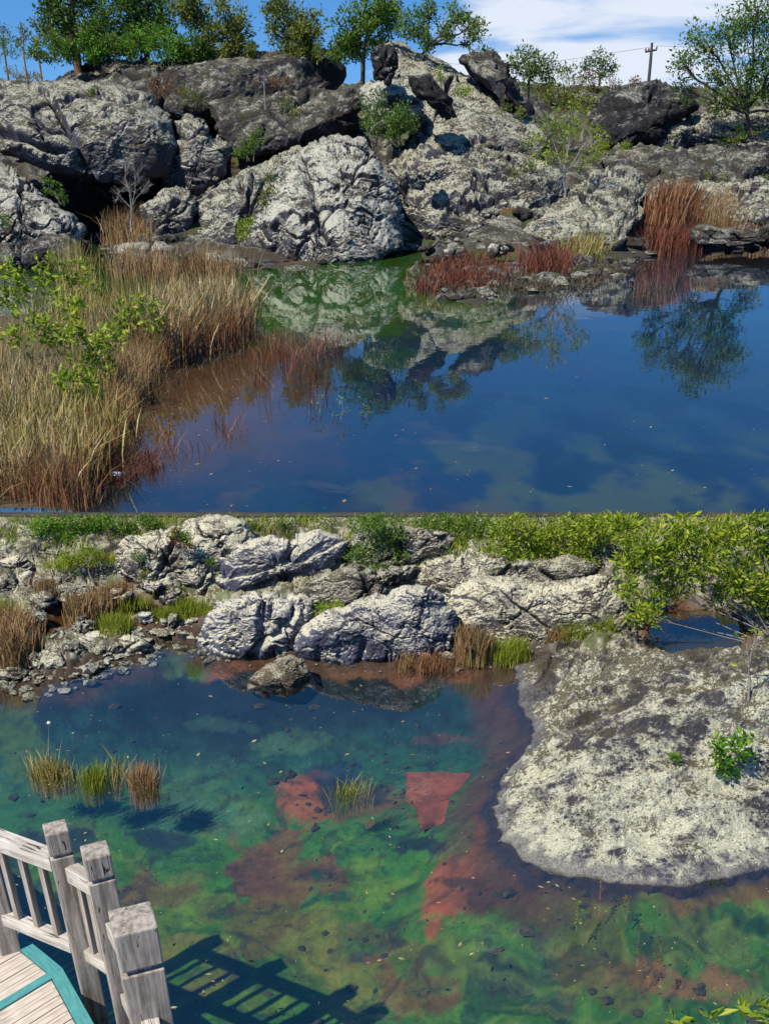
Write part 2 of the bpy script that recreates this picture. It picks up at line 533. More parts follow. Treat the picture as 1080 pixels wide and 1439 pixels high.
def upper_height(XY):
    d = sdist(XY, up_water)
    ds = sdist(XY, spit)
    water = np.minimum(d, -ds)           # positive = over water
    P3 = np.c_[XY, np.zeros(len(XY))]
    Y = XY[:, 1]
    land = -d
    n = fbm(P3 * .25, 5, 3) * 1.0
    pxr = 540 + FPX * XY[:, 0] / (Y * cp + (H - ZU) * sp)
    kr = sstep(690, 790, pxr)
    le = np.minimum(land, Y - 40)
    z1 = .33 * np.clip(le, 0, 15.5) + .045 * np.clip(le - 15.5, 0, 32)
    z2 = .14 * np.clip(le, 0, 44)
    zl = ZU + .04 * np.clip(land, 0, 2) + z1 * (1 - kr) + z2 * kr + n * np.clip(le / 5, 0, 1) * np.where(le > 28, .35, .8) + .02
    zs = np.maximum(ZU + .02 + .12 * np.clip(ds, 0, 1.5) + .05 * n, ZU + .012 + .02 * (Y < 12.7))
    zw = ZU - .05 - .30 * np.clip(water, 0, 2.4) - 0.10 * np.abs(fbm(P3 * .5, 4, 9)) * np.clip(water, 0, 1)
    z = np.where(water > 0, zw, np.where(ds > 0, zs, zl))
    return z, water, ds, land


rows = np.concatenate([np.linspace(718.5, 345, 190), np.linspace(343, 200, 100)])
Ys = np.unique(np.concatenate([[YR - .002], WA(540, rows[:190], ZU)[:, 1] + .0, np.linspace(44, 110, 110), np.geomspace(112, 4000, 26)]))
Ys = Ys[Ys >= YR - .002]
pxs = np.concatenate([np.linspace(-2200, -120, 40), np.linspace(-110, 1190, 330), np.linspace(1200, 3300, 40)])
us = (pxs - 540) / FPX
GX = us[None, :] * (Ys[:, None] * 0.86 + 2.6)
GY = np.repeat(Ys[:, None], len(us), 1)
XY = np.c_[GX.ravel(), GY.ravel()]
z, water, ds, land = upper_height(XY)
Pn = np.c_[XY, np.zeros(len(XY))]
ppx, ppy = proj(np.c_[XY, np.full(len(XY), ZU)])
n1 = fbm(Pn * .8, 6, 31, .6); n2 = fbm(Pn * .35 + 40, 5, 41, .6); n3 = fbm(Pn * np.array([.5, .28, 1]) + 10, 6, 55, .62)
c = np.zeros((len(XY), 3))
soil = np.array([.055, .045, .035]); grn = np.array([.055, .085, .018]); rst = np.array([.12, .055, .03]); rck = np.array([.16, .155, .14])
def mixc(a, b, f): return a + (np.asarray(b) - a) * np.clip(f, 0, 1)[:, None]
c[:] = soil
c = mixc(c, rck, sstep(.0, .35, n1))
c = mixc(c, grn, sstep(.12, .35, n2))
c = mixc(c, rst, sstep(.25, .5, fbm(Pn * .5 + 90, 4, 77)) * .8)
c = mixc(c, (.05, .045, .035), sstep(1.2, 0, land) * (ds < 0) * .7)
c = mixc(c, (.10, .075, .045), (ds > 0) * 1.0)
# bed under the water; its blues put reflected sky into the colour
bed = np.zeros_like(c); bed[:] = (.012, .022, .085)
bed = mixc(bed, (.010, .050, .085), sstep(-.1, .35, n2))
bed = mixc(bed, (.035, .085, .030), sstep(.08, .40, n3) * sstep(470, 640, ppy))
bed = mixc(bed, (.11, .06, .03), sstep(.02, .35, fbm(Pn * .9 + 7, 5, 61)) * sstep(560, 700, ppy + .12 * (540 - ppx)) * .8)
bed = mixc(bed, (.008, .014, .06), sstep(.10, .32, fbm(Pn * .42 + 23, 5, 63)) * .85)
gr = sstep(-30, 60, (ppx * 0.16 + 385 + 28 * n1) * 0 + (500 + 40 * n1 - 0.06 * ppx) - ppy) * sstep(760, 640, ppx + 60 * n2)
bed = mixc(bed, (.030, .095, .012), gr)
bed = mixc(bed, (.13, .055, .03), sstep(2.8, .3, water + 2.2 * n1) * sstep(0, 1, (ppy - 385) / 20) * (1 - gr * .7) * .85)
gl_ = sstep(640, 300, ppx + 120 * n2) * sstep(600, 500, ppy)
c = np.where((water > 0)[:, None], bed, c)
def split_ground(n1_, n2_, V, Fq, c, rocky, m1, m2):
    """one sheet, cut along a mask into two meshes that share their border"""
    for nm, fm, mt in ((n1_, ~rocky, m1), (n2_, rocky, m2)):
        Fk = Fq[fm]; u_ = np.unique(Fk); mp = np.zeros(len(V), int); mp[u_] = np.arange(len(u_))
        link(nm, mesh_np(nm, V[u_], mp[Fk], mt, True, c[u_]), kind='structure')
zz2 = z + (.6 * ridged(Pn * .55, 5, 71) - .75) * np.clip((land - 2) / 6, 0, 1) * sstep(120, 80, XY[:, 1]) * sstep(38, 42, XY[:, 1])
Fq = grid_faces(len(Ys), len(us))
rk = ((land > .8) & (XY[:, 1] > 40.5) & (XY[:, 1] < 100) & (n2 < .16))[Fq].all(1)
split_ground('upper_ground', 'rocky_slope', np.c_[XY, zz2], Fq, c, rk, M['ground_up'], M['rock_dark'])

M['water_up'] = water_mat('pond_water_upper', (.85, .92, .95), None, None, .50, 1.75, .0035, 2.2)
wr = WA(540, np.linspace(719, 345, 170), ZU)[:, 1]; wr = np.unique(np.concatenate([[YR], wr, np.linspace(45, 62, 10)]))
wu = (np.concatenate([np.linspace(-2600, -60, 20), np.linspace(-50, 1130, 260), np.linspace(1150, 3700, 20)]) - 540) / FPX
GX = wu[None, :] * (wr[:, None] * cp + (H - ZU) * sp); WXY = np.c_[GX.ravel(), np.repeat(wr, len(wu))]
wpx_, wpy_ = proj(np.c_[WXY, np.full(len(WXY), ZU)])
Wn = np.c_[WXY, np.zeros(len(WXY))]; Wn2 = Wn * np.array([1, .55, 1])
a1 = fbm(Wn2 * .55, 5, 301, .55); a2 = fbm(Wn2 * .9 + 30, 5, 302, .55); a3 = fbm(Wn2 * .4 + 60, 4, 303); a4 = fbm(Wn * 2.2, 4, 304)
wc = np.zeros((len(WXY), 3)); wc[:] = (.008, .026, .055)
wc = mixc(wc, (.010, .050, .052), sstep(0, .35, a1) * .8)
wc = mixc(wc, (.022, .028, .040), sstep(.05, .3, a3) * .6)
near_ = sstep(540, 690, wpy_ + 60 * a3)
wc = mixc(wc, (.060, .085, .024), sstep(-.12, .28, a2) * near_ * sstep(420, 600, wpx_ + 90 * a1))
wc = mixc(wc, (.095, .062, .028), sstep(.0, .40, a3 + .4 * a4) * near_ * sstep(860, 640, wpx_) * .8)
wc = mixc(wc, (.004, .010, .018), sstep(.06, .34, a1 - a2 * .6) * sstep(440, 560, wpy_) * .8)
wc = mixc(wc, (.115, .055, .018), sstep(520, 330, wpx_ + 90 * a2) * sstep(700, 600, wpy_ + 40 * a1) * sstep(470, 510, wpy_) * .9)  # brown murk, partly reflected reeds put into the water colour
wc = mixc(wc, (.040, .130, .004), sstep(30, -30, wpy_ - (495 - .06 * wpx_ + 40 * a1)) * sstep(780, 640, wpx_ + 60 * a2) * sstep(-40, 140, wpx_) * .95)  # green murk, partly reflected greenery put into the water colour
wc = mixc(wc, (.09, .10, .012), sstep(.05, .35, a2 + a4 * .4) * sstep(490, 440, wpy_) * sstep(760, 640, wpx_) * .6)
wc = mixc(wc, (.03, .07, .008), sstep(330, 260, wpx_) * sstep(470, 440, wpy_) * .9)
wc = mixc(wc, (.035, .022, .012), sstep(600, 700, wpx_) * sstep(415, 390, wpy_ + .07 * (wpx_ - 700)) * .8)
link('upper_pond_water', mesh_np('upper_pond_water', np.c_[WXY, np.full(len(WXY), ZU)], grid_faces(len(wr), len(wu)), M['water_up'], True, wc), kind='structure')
# stone rim that holds the upper pond back
nx = 500
xs = np.linspace(-30, 30, nx)
jt = .012 * fbm(np.c_[xs * 3, xs * 0, xs * 0], 4, 5)
prof = [(YR - .07, -.6), (YR - .07, ZU - .02), (YR - .05, ZU + .006), (YR - .004, ZU + .008), (YR, ZU - .01), (YR + .02, -.6)]
V = np.array([[(x, y + (j if k < 3 else 0), zz_ + (j * .3 if 0 < k < 4 else 0)) for k, (y, zz_) in enumerate(prof)] for x, j in zip(xs, jt)]).reshape(-1, 3)
link('pond_rim', mesh_np('pond_rim', V, grid_faces(nx, len(prof)), M['rim'], False), kind='structure')

# ------------------------------------------------------------------ lower pond and its land
lo_water = wpoly([(2400, 2600), (2400, 1180), (1080, 1180), (900, 1160), (780, 1100), (775, 980), (745, 925), (700, 936), (640, 928), (560, 928), (430, 918), (340, 918),
                  (285, 908), (240, 898), (212, 905), (200, 922), (150, 935), (100, 955), (60, 962), (20, 956), (-20, 960), (-900, 955), (-900, 2600)], 0)
pud1 = wpoly([(905, 912), (912, 880), (935, 860), (985, 856), (1035, 868), (1045, 900), (1030, 925), (960, 925)], .16)
pud2 = wpoly([(70, 872), (95, 852), (150, 845), (215, 848), (240, 856), (285, 862), (280, 876), (230, 880), (190, 872), (120, 882), (80, 884)], .06)


BB_PX = [(722, 935), (728, 985), (755, 1030), (735, 1060), (706, 1095), (694, 1140), (706, 1180), (735, 1210), (800, 1232), (880, 1242), (960, 1240), (1030, 1228), (1100, 1212), (1300, 1190), (1500, 1120), (1500, 940), (1200, 935), (1080, 945), (960, 935), (860, 928), (780, 926)]
BB = wpoly(BB_PX, 0)


def lower_height(XY):
    d = sdist(XY, lo_water)
    P3 = np.c_[XY, np.zeros(len(XY))]
    Y = XY[:, 1]
    n = fbm(P3 * 1.1, 5, 13)
    land = -d
    s = np.clip(land, 0, None) / (np.clip(land, 0, None) + np.clip(12.42 - Y, 0, None) * .9 + .02)
    s = s ** 1.9
    zl = .015 + (ZU - .035) * s + .10 * n * np.clip(land * 2, 0, 1) * np.clip((12.3 - Y) * 2, 0, 1)
    for pd, zp in ((pud1, .16), (pud2, .06)):
        q = sdist(XY, pd)
        near = sstep(.55, .0, -q)
        zl = np.where(q > 0, zp - .02 - .25 * np.clip(q, 0, .8), zl * (1 - near) + (zp + .03) * near)
    zw = -.02 - .42 * np.clip(d, 0, 1.1) - .16 * np.clip(d - 1.1, 0, 1.5) + .05 * n * np.clip(d, 0, 1)
    zw = np.maximum(zw, -.02 - .62 * np.clip(-sdist(XY, BB), 0, 9))
    return np.where(d > 0, zw, zl), d


rws = np.concatenate([np.linspace(801, 1470, 330)])
Ys = WA(540, rws, 0)[:, 1]
Ys = np.unique(np.concatenate([np.linspace(-20, 4.2, 26), Ys, [YR - .06]]))
Ys = Ys[Ys <= YR - .06]
pxs = np.concatenate([np.linspace(-2400, -60, 50), np.linspace(-50, 1130, 560), np.linspace(1140, 3500, 50)])
us = (pxs - 540) / FPX
dep = np.maximum(Ys, 3) * cp + H * sp
GX = us[None, :] * dep[:, None]
XY = np.c_[GX.ravel(), np.repeat(Ys, len(us))]
z, d = lower_height(XY)
ppx, ppy = proj(np.c_[XY, z]); behind = XY[:, 1] < 3
Pn = np.c_[XY, np.zeros(len(XY))]
wx = fbm(Pn * 1.2, 4, 201) ; wy = fbm(Pn * 1.2 + 50, 4, 202)
Pw = Pn + .55 * np.c_[wx, wy, wx * 0]
n1 = fbm(Pn * 2.2, 6, 101, .6); n2 = fbm(Pn * .8 + 40, 5, 102, .55); n3 = fbm(Pw * np.array([.8, 2.2, 1]) + 10, 6, 103, .6); n4 = fbm(Pn * 5, 4, 104, .6)
c = np.zeros((len(XY), 3)); c[:] = (.17, .16, .13)
c = mixc(c, (.075, .065, .045), sstep(-.1, .3, n1))
c = mixc(c, (.36, .35, .29), sstep(.1, .35, fbm(Pn * 3.3 + 8, 5, 110)) * .9)
c = mixc(c, (.09, .12, .02), sstep(.05, .35, n2 + .3 * n1) * .8)
c = mixc(c, (.07, .038, .022), sstep(.35, 0, -d) * sstep(-.3, .3, n1))
c = mixc(c, (.045, .030, .022), sstep(.50, .10, -d + .2 * n1) * .9)
for pd in (pud1, pud2):
    c = mixc(c, (.10, .04, .018), sstep(-.25, .05, sdist(XY, pd) + .15 * n1))
# bed
wpx = ppx + 26 * wx + 12 * n1; wpy = ppy + 22 * wy + 10 * n4
bed = np.zeros_like(c); bed[:] = (.034, .125, .014)
bed = mixc(bed, (.085, .165, .016), sstep(.0, .35, n3))
bed = mixc(bed, (.13, .14, .022), sstep(.15, .45, fbm(Pw * 1.1 + 5, 5, 120)) * sstep(1020, 1300, wpy))
bed = mixc(bed, (.085, .065, .022), sstep(.06, .46, fbm(Pw * 1.1 + 25, 6, 126, .6)) * .55)
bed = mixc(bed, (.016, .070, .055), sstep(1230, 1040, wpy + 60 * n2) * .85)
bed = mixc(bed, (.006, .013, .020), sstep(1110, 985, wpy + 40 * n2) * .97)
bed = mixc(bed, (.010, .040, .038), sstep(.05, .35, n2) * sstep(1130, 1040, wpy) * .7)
# dark weed mats
bed = mixc(bed, (.012, .022, .035), sstep(.14, .44, fbm(Pw * 1.2 + 15, 6, 122, .62)) * .65)
def patch(cx, cy, rx, ry, col, k=1.0, soft=.35, rot=0, nz=.55):
    global bed
    cr, sr = math.cos(rot), math.sin(rot)
    qx = ppx - cx + .55 * rx * wx * 2; qy = ppy - cy + .6 * ry * wy * 2
    a = (qx * cr + qy * sr) / rx; b = (-qx * sr + qy * cr) / ry
    r = np.sqrt(a * a + b * b) + nz * (n1 * 1.3 + n4 * .9)
    bed = mixc(bed, col, sstep(1 + soft * .5, 1 - soft * .5, r) * k)
red = (.27, .065, .028); brn = (.12, .052, .022); drk = (.010, .018, .022)
patch(380, 1225, 75, 50, brn, .8); patch(365, 1240, 45, 30, (.10, .045, .025), .7)
patch(390, 1300, 60, 40, (.11, .075, .015), .7); patch(205, 1250, 60, 22, brn, .6)
patch(430, 1120, 75, 26, red, .75, .5, -.1); patch(440, 1100, 60, 12, (.25, .07, .035), .5); patch(510, 1125, 50, 28, (.12, .05, .02), .7)
patch(500, 1112, 45, 24, drk, .85, .5); patch(470, 1085, 40, 14, (.012, .03, .06), .7)
patch(585, 1395, 55, 50, (.13, .055, .02), .75); patch(560, 1330, 60, 14, (.10, .06, .02), .5, rot=.4)
patch(668, 1190, 20, 70, red, .75, .6, .28); patch(640, 1225, 30, 55, red, .9, .4, .45); patch(665, 1250, 45, 26, (.17, .06, .03), .8); patch(630, 1275, 22, 12, red, .8)
patch(700, 1180, 50, 90, (.09, .05, .03), .6, .6)
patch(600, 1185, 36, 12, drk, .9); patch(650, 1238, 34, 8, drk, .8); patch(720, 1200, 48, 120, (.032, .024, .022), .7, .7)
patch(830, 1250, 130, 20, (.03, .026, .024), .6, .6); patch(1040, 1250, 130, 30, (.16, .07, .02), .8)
patch(960, 1375, 105, 22, (.20, .085, .035), .8, .5, .12); patch(860, 1400, 40, 20, (.12, .06, .02), .5); patch(820, 1370, 60, 22, (.12, .05, .025), .5)
patch(290, 1150, 70, 30, (.05, .12, .08), .45); patch(80, 1180, 50, 20, (.01, .020, .028), .85); patch(230, 1180, 50, 16, (.01, .020, .028), .85); patch(40, 1250, 60, 40, (.015, .03, .035), .6)
patch(310, 1020, 45, 9, (.03, .07, .05), .5); patch(620, 1040, 50, 8, (.12, .045, .03), .5); patch(420, 1040, 50, 14, (.05, .11, .05), .6)
patch(640, 945, 120, 14, (.22, .08, .04), .8); patch(330, 935, 60, 22, (.22, .07, .03), .8); patch(250, 925, 40, 28, (.05, .10, .02), .8); patch(30, 1040, 50, 60, (.05, .10, .015), .7)
patch(480, 940, 90, 14, (.14, .08, .04), .7)
fl = fbm(Pw * np.array([2.6, 5, 1]) + 77, 5, 150, .62)
bed = mixc(bed, (.010, .018, .022), sstep(.12, .34, fl) * .5)
# long silky algae streaks in the near water
st = fbm((Pw + .25 * np.c_[n2, n2, n2 * 0]) * np.array([1.0, 7.0, 1]), 5, 130, .6)
bed = mixc(bed, (.006, .030, .010), sstep(.04, .40, st) * sstep(1230, 1300, ppy) * sstep(560, 720, ppx) * .6)
bed = mixc(bed, (.10, .16, .03), sstep(.06, .44, -st) * sstep(1230, 1300, ppy) * sstep(480, 650, ppx) * .6)
edge = sstep(.45, .05, d + .25 * n1)
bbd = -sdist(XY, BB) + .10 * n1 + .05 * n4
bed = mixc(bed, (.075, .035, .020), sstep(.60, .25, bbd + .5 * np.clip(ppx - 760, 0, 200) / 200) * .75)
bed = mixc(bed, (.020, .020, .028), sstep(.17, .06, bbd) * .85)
bed = mixc(bed, (.06, .032, .020), edge * .8)
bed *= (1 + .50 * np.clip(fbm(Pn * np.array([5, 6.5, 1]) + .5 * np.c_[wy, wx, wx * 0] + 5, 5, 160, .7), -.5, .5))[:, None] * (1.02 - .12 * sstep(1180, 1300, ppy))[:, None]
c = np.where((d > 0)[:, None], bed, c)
# fine roughness of the bank
zr = z + np.where((d < -.03) & (XY[:, 1] < 12.38), .05 * n1 + .03 * n4, 0) * np.clip((12.4 - XY[:, 1]) * 3, 0, 1) + np.where(d > .1, .03 * n1, 0)
q1 = np.maximum(sdist(XY, pud1), sdist(XY, pud2))
zr = np.where(q1 > -.15, z, zr)
lm = np.clip((-d - .03) * 4, 0, 1) * np.clip((12.36 - XY[:, 1]) * 4, 0, 1) * (q1 < -.1)
f1, f2, cid = voro(Pn * 2.4 + .5 * np.c_[wx, wy, wx * 0], 140); g1, g2, gid = voro(Pn * 7 + .6 * np.c_[wx, wy, wx * 0], 141)
zr = zr + lm * (.14 * (cid - .5) - .07 * (1 - sstep(0, .18, f2 - f1)) + .05 * (gid - .5) - .03 * (1 - sstep(0, .2, g2 - g1)) + .03)
Fq = grid_faces(len(Ys), len(us))
rk = ((d < -.30 + .12 * n1) & (q1 < -.12) & (XY[:, 1] > 6) & (n2 + .4 * n1 < .20))[Fq].all(1)
split_ground('lower_ground', 'rocky_bank', np.c_[XY, zr], Fq, c, rk, M['ground_lo'], M['rock_bank'])

M['water_lo'] = water_mat('pond_water_lower', (.97, .985, .97), (.010, .035, .045), (.010, .045, .035), .04, 1.95, .006, 5.0)
M['water_pud'] = water_mat('puddle_water', (.80, .70, .55), (.10, .045, .010), (.035, .045, .012), .4, 2.4, .006, 5.0)  # orange and olive murk also stands in for plants reflected in the pool
V = [(-40, -19, 0), (40, -19, 0), (40, 12.3, 0), (-40, 12.3, 0)]
link('lower_pond_water', mesh_np('lower_pond_water', V, [[0, 1, 2, 3]], M['water_lo'], False), kind='structure')
for pd, zp in ((pud1, .16), (pud2, .06)):
    ctr = pd.mean(0); P2 = ctr + (pd - ctr) * 1.06
    if sum(P2[i - 1][0] * P2[i][1] - P2[i][0] * P2[i - 1][1] for i in range(len(P2))) < 0: P2 = P2[::-1]
    me = bpy.data.meshes.new('puddle_water'); me.from_pydata([(x, y, zp) for x, y in P2], [], [tuple(range(len(P2)))]); me.materials.append(M['water_pud'])
    link('puddle_water', me, kind='structure')


def gz_up(x, y):
    return float(upper_height(np.array([[x, y]]))[0][0])
def gz_lo(x, y):
    return float(lower_height(np.array([[x, y]]))[0][0])


def hit_up(px, py):
    """where the sight line through a pixel first meets the upper land"""
    Yc = np.linspace(38, 118, 500)
    P = WYA(px, py, Yc)
    z_ = upper_height(P[:, :2])[0]
    k = np.nonzero(z_ >= P[:, 2])[0]
    return float(Yc[k[0]]) if len(k) else 100.0


# ------------------------------------------------------------------ rocks
def rock(outline, Y0, T, mat, label, lean=.6, amp=.12, fs=1.0, crack=0.0, cs=1.2, seed=None, grp=None, flatp=3.4, layer=0.0, rjit=.05, name='boulder', sc=1.0, cat='rock', lump=.35, facets=5, joints=3):
    """closed, solid rock whose outline stands at depth Y0; T = half thickness, lean pushes the top back, fs = relief frequency (1/m)"""
    rock.k += 1
    seed = seed or rock.k * 7 + 3
    O = np.array(outline, float)
    if Y0 is None:
        Y0 = hit_up(O[:, 0].mean(), O[:, 1].max() - 6) + T * .4
    ctr = (O.min(0) + O.max(0)) / 2
    R = .5 * np.hypot(*(O.max(0) - O.min(0))) * .72
    nt = int(np.clip(2 * math.pi * R * .62 * sc, 40, 620)); nf = int(np.clip(R * .70 * sc, 10, 120)); nb = max(6, nf // 3)
    th = np.arange(nt) * 2 * math.pi / nt
    dx, dy = np.cos(th), np.sin(th)
    rr = np.zeros(nt)
    for a, b in zip(O, np.roll(O, -1, 0)):
        e = b - a; w = a - ctr
        den = dx * e[1] - dy * e[0]
        with np.errstate(divide='ignore', invalid='ignore'):
            t = (w[0] * e[1] - w[1] * e[0]) / den
            s = (w[0] * dy - w[1] * dx) / den
        ok = (np.abs(den) > 1e-9) & (t > 0) & (s >= -1e-6) & (s <= 1 + 1e-6)
        rr = np.where(ok, np.maximum(rr, t), rr)
    k = max(1, nt // 70); ker = np.hanning(2 * k + 3); ker /= ker.sum()
    rr = np.convolve(np.concatenate([rr[-len(ker):], rr, rr[:len(ker)]]), ker, 'same')[len(ker):-len(ker)]
    rr *= 1 + rjit * fbm(np.c_[dx * 3, dy * 3, th * 0 + seed], 4, seed)
    rho = np.concatenate([np.linspace(.004, 1, nf), np.linspace(1, .004, nb)[1:]])
    side = np.concatenate([np.ones(nf), -np.ones(nb - 1)])
    prof = np.clip(1 - rho ** flatp, 0, 1) ** .5
    PX = ctr[0] + rho[:, None] * rr[None] * dx[None]; PY = ctr[1] + rho[:, None] * rr[None] * dy[None]
    ybase = O[:, 1].max(); sc_ = pxm(ybase, Y0)
    hgt = (ybase - PY) / sc_
    Yd = Y0 - (prof * side)[:, None] * T * (1 + 0 * PX) + lean * hgt
    Pv = WYA(PX.ravel(), PY.ravel(), Yd.ravel())
    rgr = np.random.default_rng(seed * 13 + 1)
    ext = Pv.max(0) - Pv.min(0)
    for _ in range(facets):
        n_ = np.array([rgr.normal(0, .75), -abs(rgr.normal(0, .7)) - .75, rgr.normal(.15, .45)]); n_ /= np.linalg.norm(n_)
        q_ = Pv @ n_; c_ = np.quantile(q_, rgr.uniform(.86, .97))
        Pv = Pv - n_ * (np.maximum(0, q_ - c_) * .65)[:, None]
    Fq = grid_faces(len(rho), nt, True)[:, ::-1]
    G = Pv.reshape(len(rho), nt, 3)
    du = np.roll(G, -1, 1) - np.roll(G, 1, 1); dv = np.gradient(G, axis=0)
    N = np.cross(dv, du); N /= np.linalg.norm(N, axis=2)[..., None] + 1e-12
    N = N.reshape(-1, 3)
    cen = Pv.mean(0)
    if ((Pv - cen) * N).sum() < 0: N = -N; 
    Q = Pv * fs
    wq = .35 * np.c_[fbm(Q * .8 + 3, 3, seed + 5), fbm(Q * .8 + 9, 3, seed + 6), fbm(Q * .8 + 19, 3, seed + 7)]
    Q = Q + wq
    rgh = fbm(Q * 2.6, 5, seed + 4, .62)
    dsp = amp * (.95 * fbm(Q * .45, 3, seed) + .22 * lump * (ridged(Q * 1.1, 4, seed + 2, .45) - 1.3)) + min(amp, .16 / fs) * (.32 * rgh + .15 * fbm(Q * 13, 3, seed + 12, .6))
    if layer:   # bedding: ledges that break the face into steps
        q = (Pv[:, 2] * 1.0 - .25 * Pv[:, 0] * layer) * fs * 1.6 + 1.0 * fbm(Q * .4, 3, seed + 8)
        dsp += amp * .55 * abs(layer) * (sstep(0, .85, q - np.floor(q)) - 1)
    if crack:
        Qc = Q + .55 * np.c_[fbm(Q * 1.3 + 31, 3, seed + 21), fbm(Q * 1.3 + 41, 3, seed + 22), fbm(Q * 1.3 + 51, 3, seed + 23)]
        f1, f2, cid = voro(Qc * np.array([.7, .7, 1.3]) * cs * .55, seed)
        f = f2 - f1 + .05 * rgh
        f1b, f2b, cb = voro(Qc * np.array([1, 1, 1.4]) * cs * 1.7 + 4, seed + 1)
        u = crack * min(amp, .16 / fs)
        g1_ = sstep(-.25, .25, fbm(Q * .5 + 70, 3, seed + 31)); g2_ = sstep(.0, .3, fbm(Q * .8 + 90, 3, seed + 32))
        dsp -= u * ((.3 + .8 * g1_) * (1 - sstep(.0, .06, f)) + .4 * g2_ * (1 - sstep(0, .10, f2b - f1b)) + .7 * (cid - .5) + .25 * (cb - .5))
    for _ in range(joints):
        n_ = rgr.normal(0, 1, 3) * [1, .35, .8]; n_ /= np.linalg.norm(n_)
        q_ = Pv @ n_ + .22 / fs * fbm(Q * .7 + 7 * _, 4, seed + 60 + _)
        c_ = np.quantile(q_, rgr.uniform(.25, .75)); w_ = rgr.uniform(.035, .09) / fs
        gate_ = sstep(-.15, .1, fbm(Q * .35 + 13 * _, 3, seed + 80 + _))
        dsp -= gate_ * (.30 / fs * rgr.uniform(.5, 1) * np.exp(-((q_ - c_) / w_) ** 2) + .10 / fs * (q_ > c_) * rgr.choice([-1, 1]) * np.exp(-np.abs(q_ - c_) * fs * .8))
    Pv = Pv + N * dsp[:, None]
    base = Vector(WYA(ctr[0], ybase, Y0))
    me = mesh_np(name, Pv, Fq, mat, True, loc=base)
    return link(name, me, loc=base, label=label, cat=cat, group=grp)
rock.k = 0

GU = 'lava boulders above the upper pond'
R = M
# far ledges and ridge, back to front
rock([(-60, 100), (0, 92), (60, 82), (200, 75), (330, 74), (460, 68), (500, 88), (512, 120), (480, 150), (300, 170), (100, 185), (-60, 185)], 54, 3.2, R['rock_dark'],
     'long dark mossy lava slab along the skyline at the upper left, below the trees', lean=1.6, amp=.55, fs=.55, crack=.5, cs=.9, layer=.5, grp=GU, name='lava_slab')
rock([(285, 140), (350, 130), (500, 117), (512, 150), (508, 195), (440, 215), (380, 220), (320, 215), (298, 175)], 50, 2.6, R['rock_dark'],
     'dark grey slab with an undercut, between the skyline slab and the pale front boulder', lean=1.5, amp=.5, fs=.6, crack=.5, layer=.5, grp=GU, name='lava_slab')
rock([(-80, 140), (0, 124), (60, 120), (140, 117), (205, 128), (243, 165), (250, 200), (235, 240), (200, 255), (130, 262), (60, 245), (0, 215), (-80, 210)], 45, 3.4, R['rock_up'],
     'huge rounded grey boulder with pale lichen top and shaded lower side, far left', lean=0.9, amp=.42, fs=.6, crack=.7, cs=1.0, grp=GU, flatp=3.2)
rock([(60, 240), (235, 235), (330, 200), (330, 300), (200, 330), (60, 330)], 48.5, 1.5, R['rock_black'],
     'rock coloured black for the shade deep in the hollow under the huge left boulder', lean=.3, amp=.3, fs=.8, crack=.6, grp=GU)  # shade of the hollow is put in as black rock colour
rock([(238, 165), (262, 158), (285, 170), (292, 195), (322, 205), (322, 245), (285, 275), (250, 278), (236, 262), (240, 210)], 46, 1.5, R['rock_up'],
     'broken dark grey rock wedged right of the huge left boulder', lean=.5, amp=.5, fs=.9, crack=1.2, cs=1.3, grp=GU)
rock([(-80, 230), (0, 235), (40, 250), (82, 285), (128, 320), (120, 345), (40, 352), (-80, 352)], 40.5, 1.9, R['rock_pale'],
     'jagged pale rock at the left edge, low beside the water', lean=1.3, amp=.42, fs=.9, crack=1.1, cs=1.1, grp=GU)
rock([(196, 292), (238, 268), (268, 270), (276, 300), (270, 345), (205, 345)], 42.5, 1.3, R['rock_up'],
     'small rounded grey rock behind the dead bush', lean=.5, amp=.3, fs=1, crack=.8, grp=GU)
rock([(262, 290), (300, 262), (350, 232), (420, 205), (455, 230), (440, 330), (400, 375), (335, 378), (272, 352)], 41.5, 2.2, R['rock_up'],
     'violet-grey sloping flank left of the mossy cleft in the pale front boulder', lean=1.2, amp=.3, fs=.7, crack=.7, cs=1.3, layer=.35, grp=GU)
rock([(350, 385), (346, 330), (372, 290), (392, 245), (415, 212), (440, 192), (470, 186), (512, 192), (540, 222), (552, 262), (566, 310), (570, 345), (520, 370), (440, 388)], 40.2, 2.5, R['rock_pale'],
     'large pale grey cracked boulder standing at the water, centre left', lean=1.1, amp=.32, fs=.8, crack=1.25, cs=1.5, grp=GU)
rock([(508, 124), (555, 115), (590, 132), (594, 165), (560, 190), (520, 190)], 49, 1.7, R['rock_pale'],
     'smooth pale rock below the green bush left of the tall ridge', lean=.7, amp=.25, fs=.7, crack=.4, grp=GU)
rock([(521, 68), (540, 52), (590, 66), (640, 88), (690, 122), (745, 160), (775, 205), (740, 250), (640, 250), (590, 190), (560, 120), (528, 115)], 49.5, 2.8, R['rock_up'],
     'tall ridge of bare grey rock sloping down to the right from a pointed top', lean=1.5, amp=.24, fs=.5, crack=.35, cs=.8, layer=.7, grp=GU)
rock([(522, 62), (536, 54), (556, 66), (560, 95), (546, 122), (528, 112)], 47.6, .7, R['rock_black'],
     'small rock face coloured black for shade at the pointed top of the ridge', lean=.3, amp=.3, fs=1, crack=1, grp=GU)  # shaded left facet of the ridge, done as a separate black rock
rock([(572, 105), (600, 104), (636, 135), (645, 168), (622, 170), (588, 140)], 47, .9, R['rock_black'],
     'black slab leaning on the ridge above the crack', lean=.5, amp=.3, fs=1, crack=.8, grp=GU)
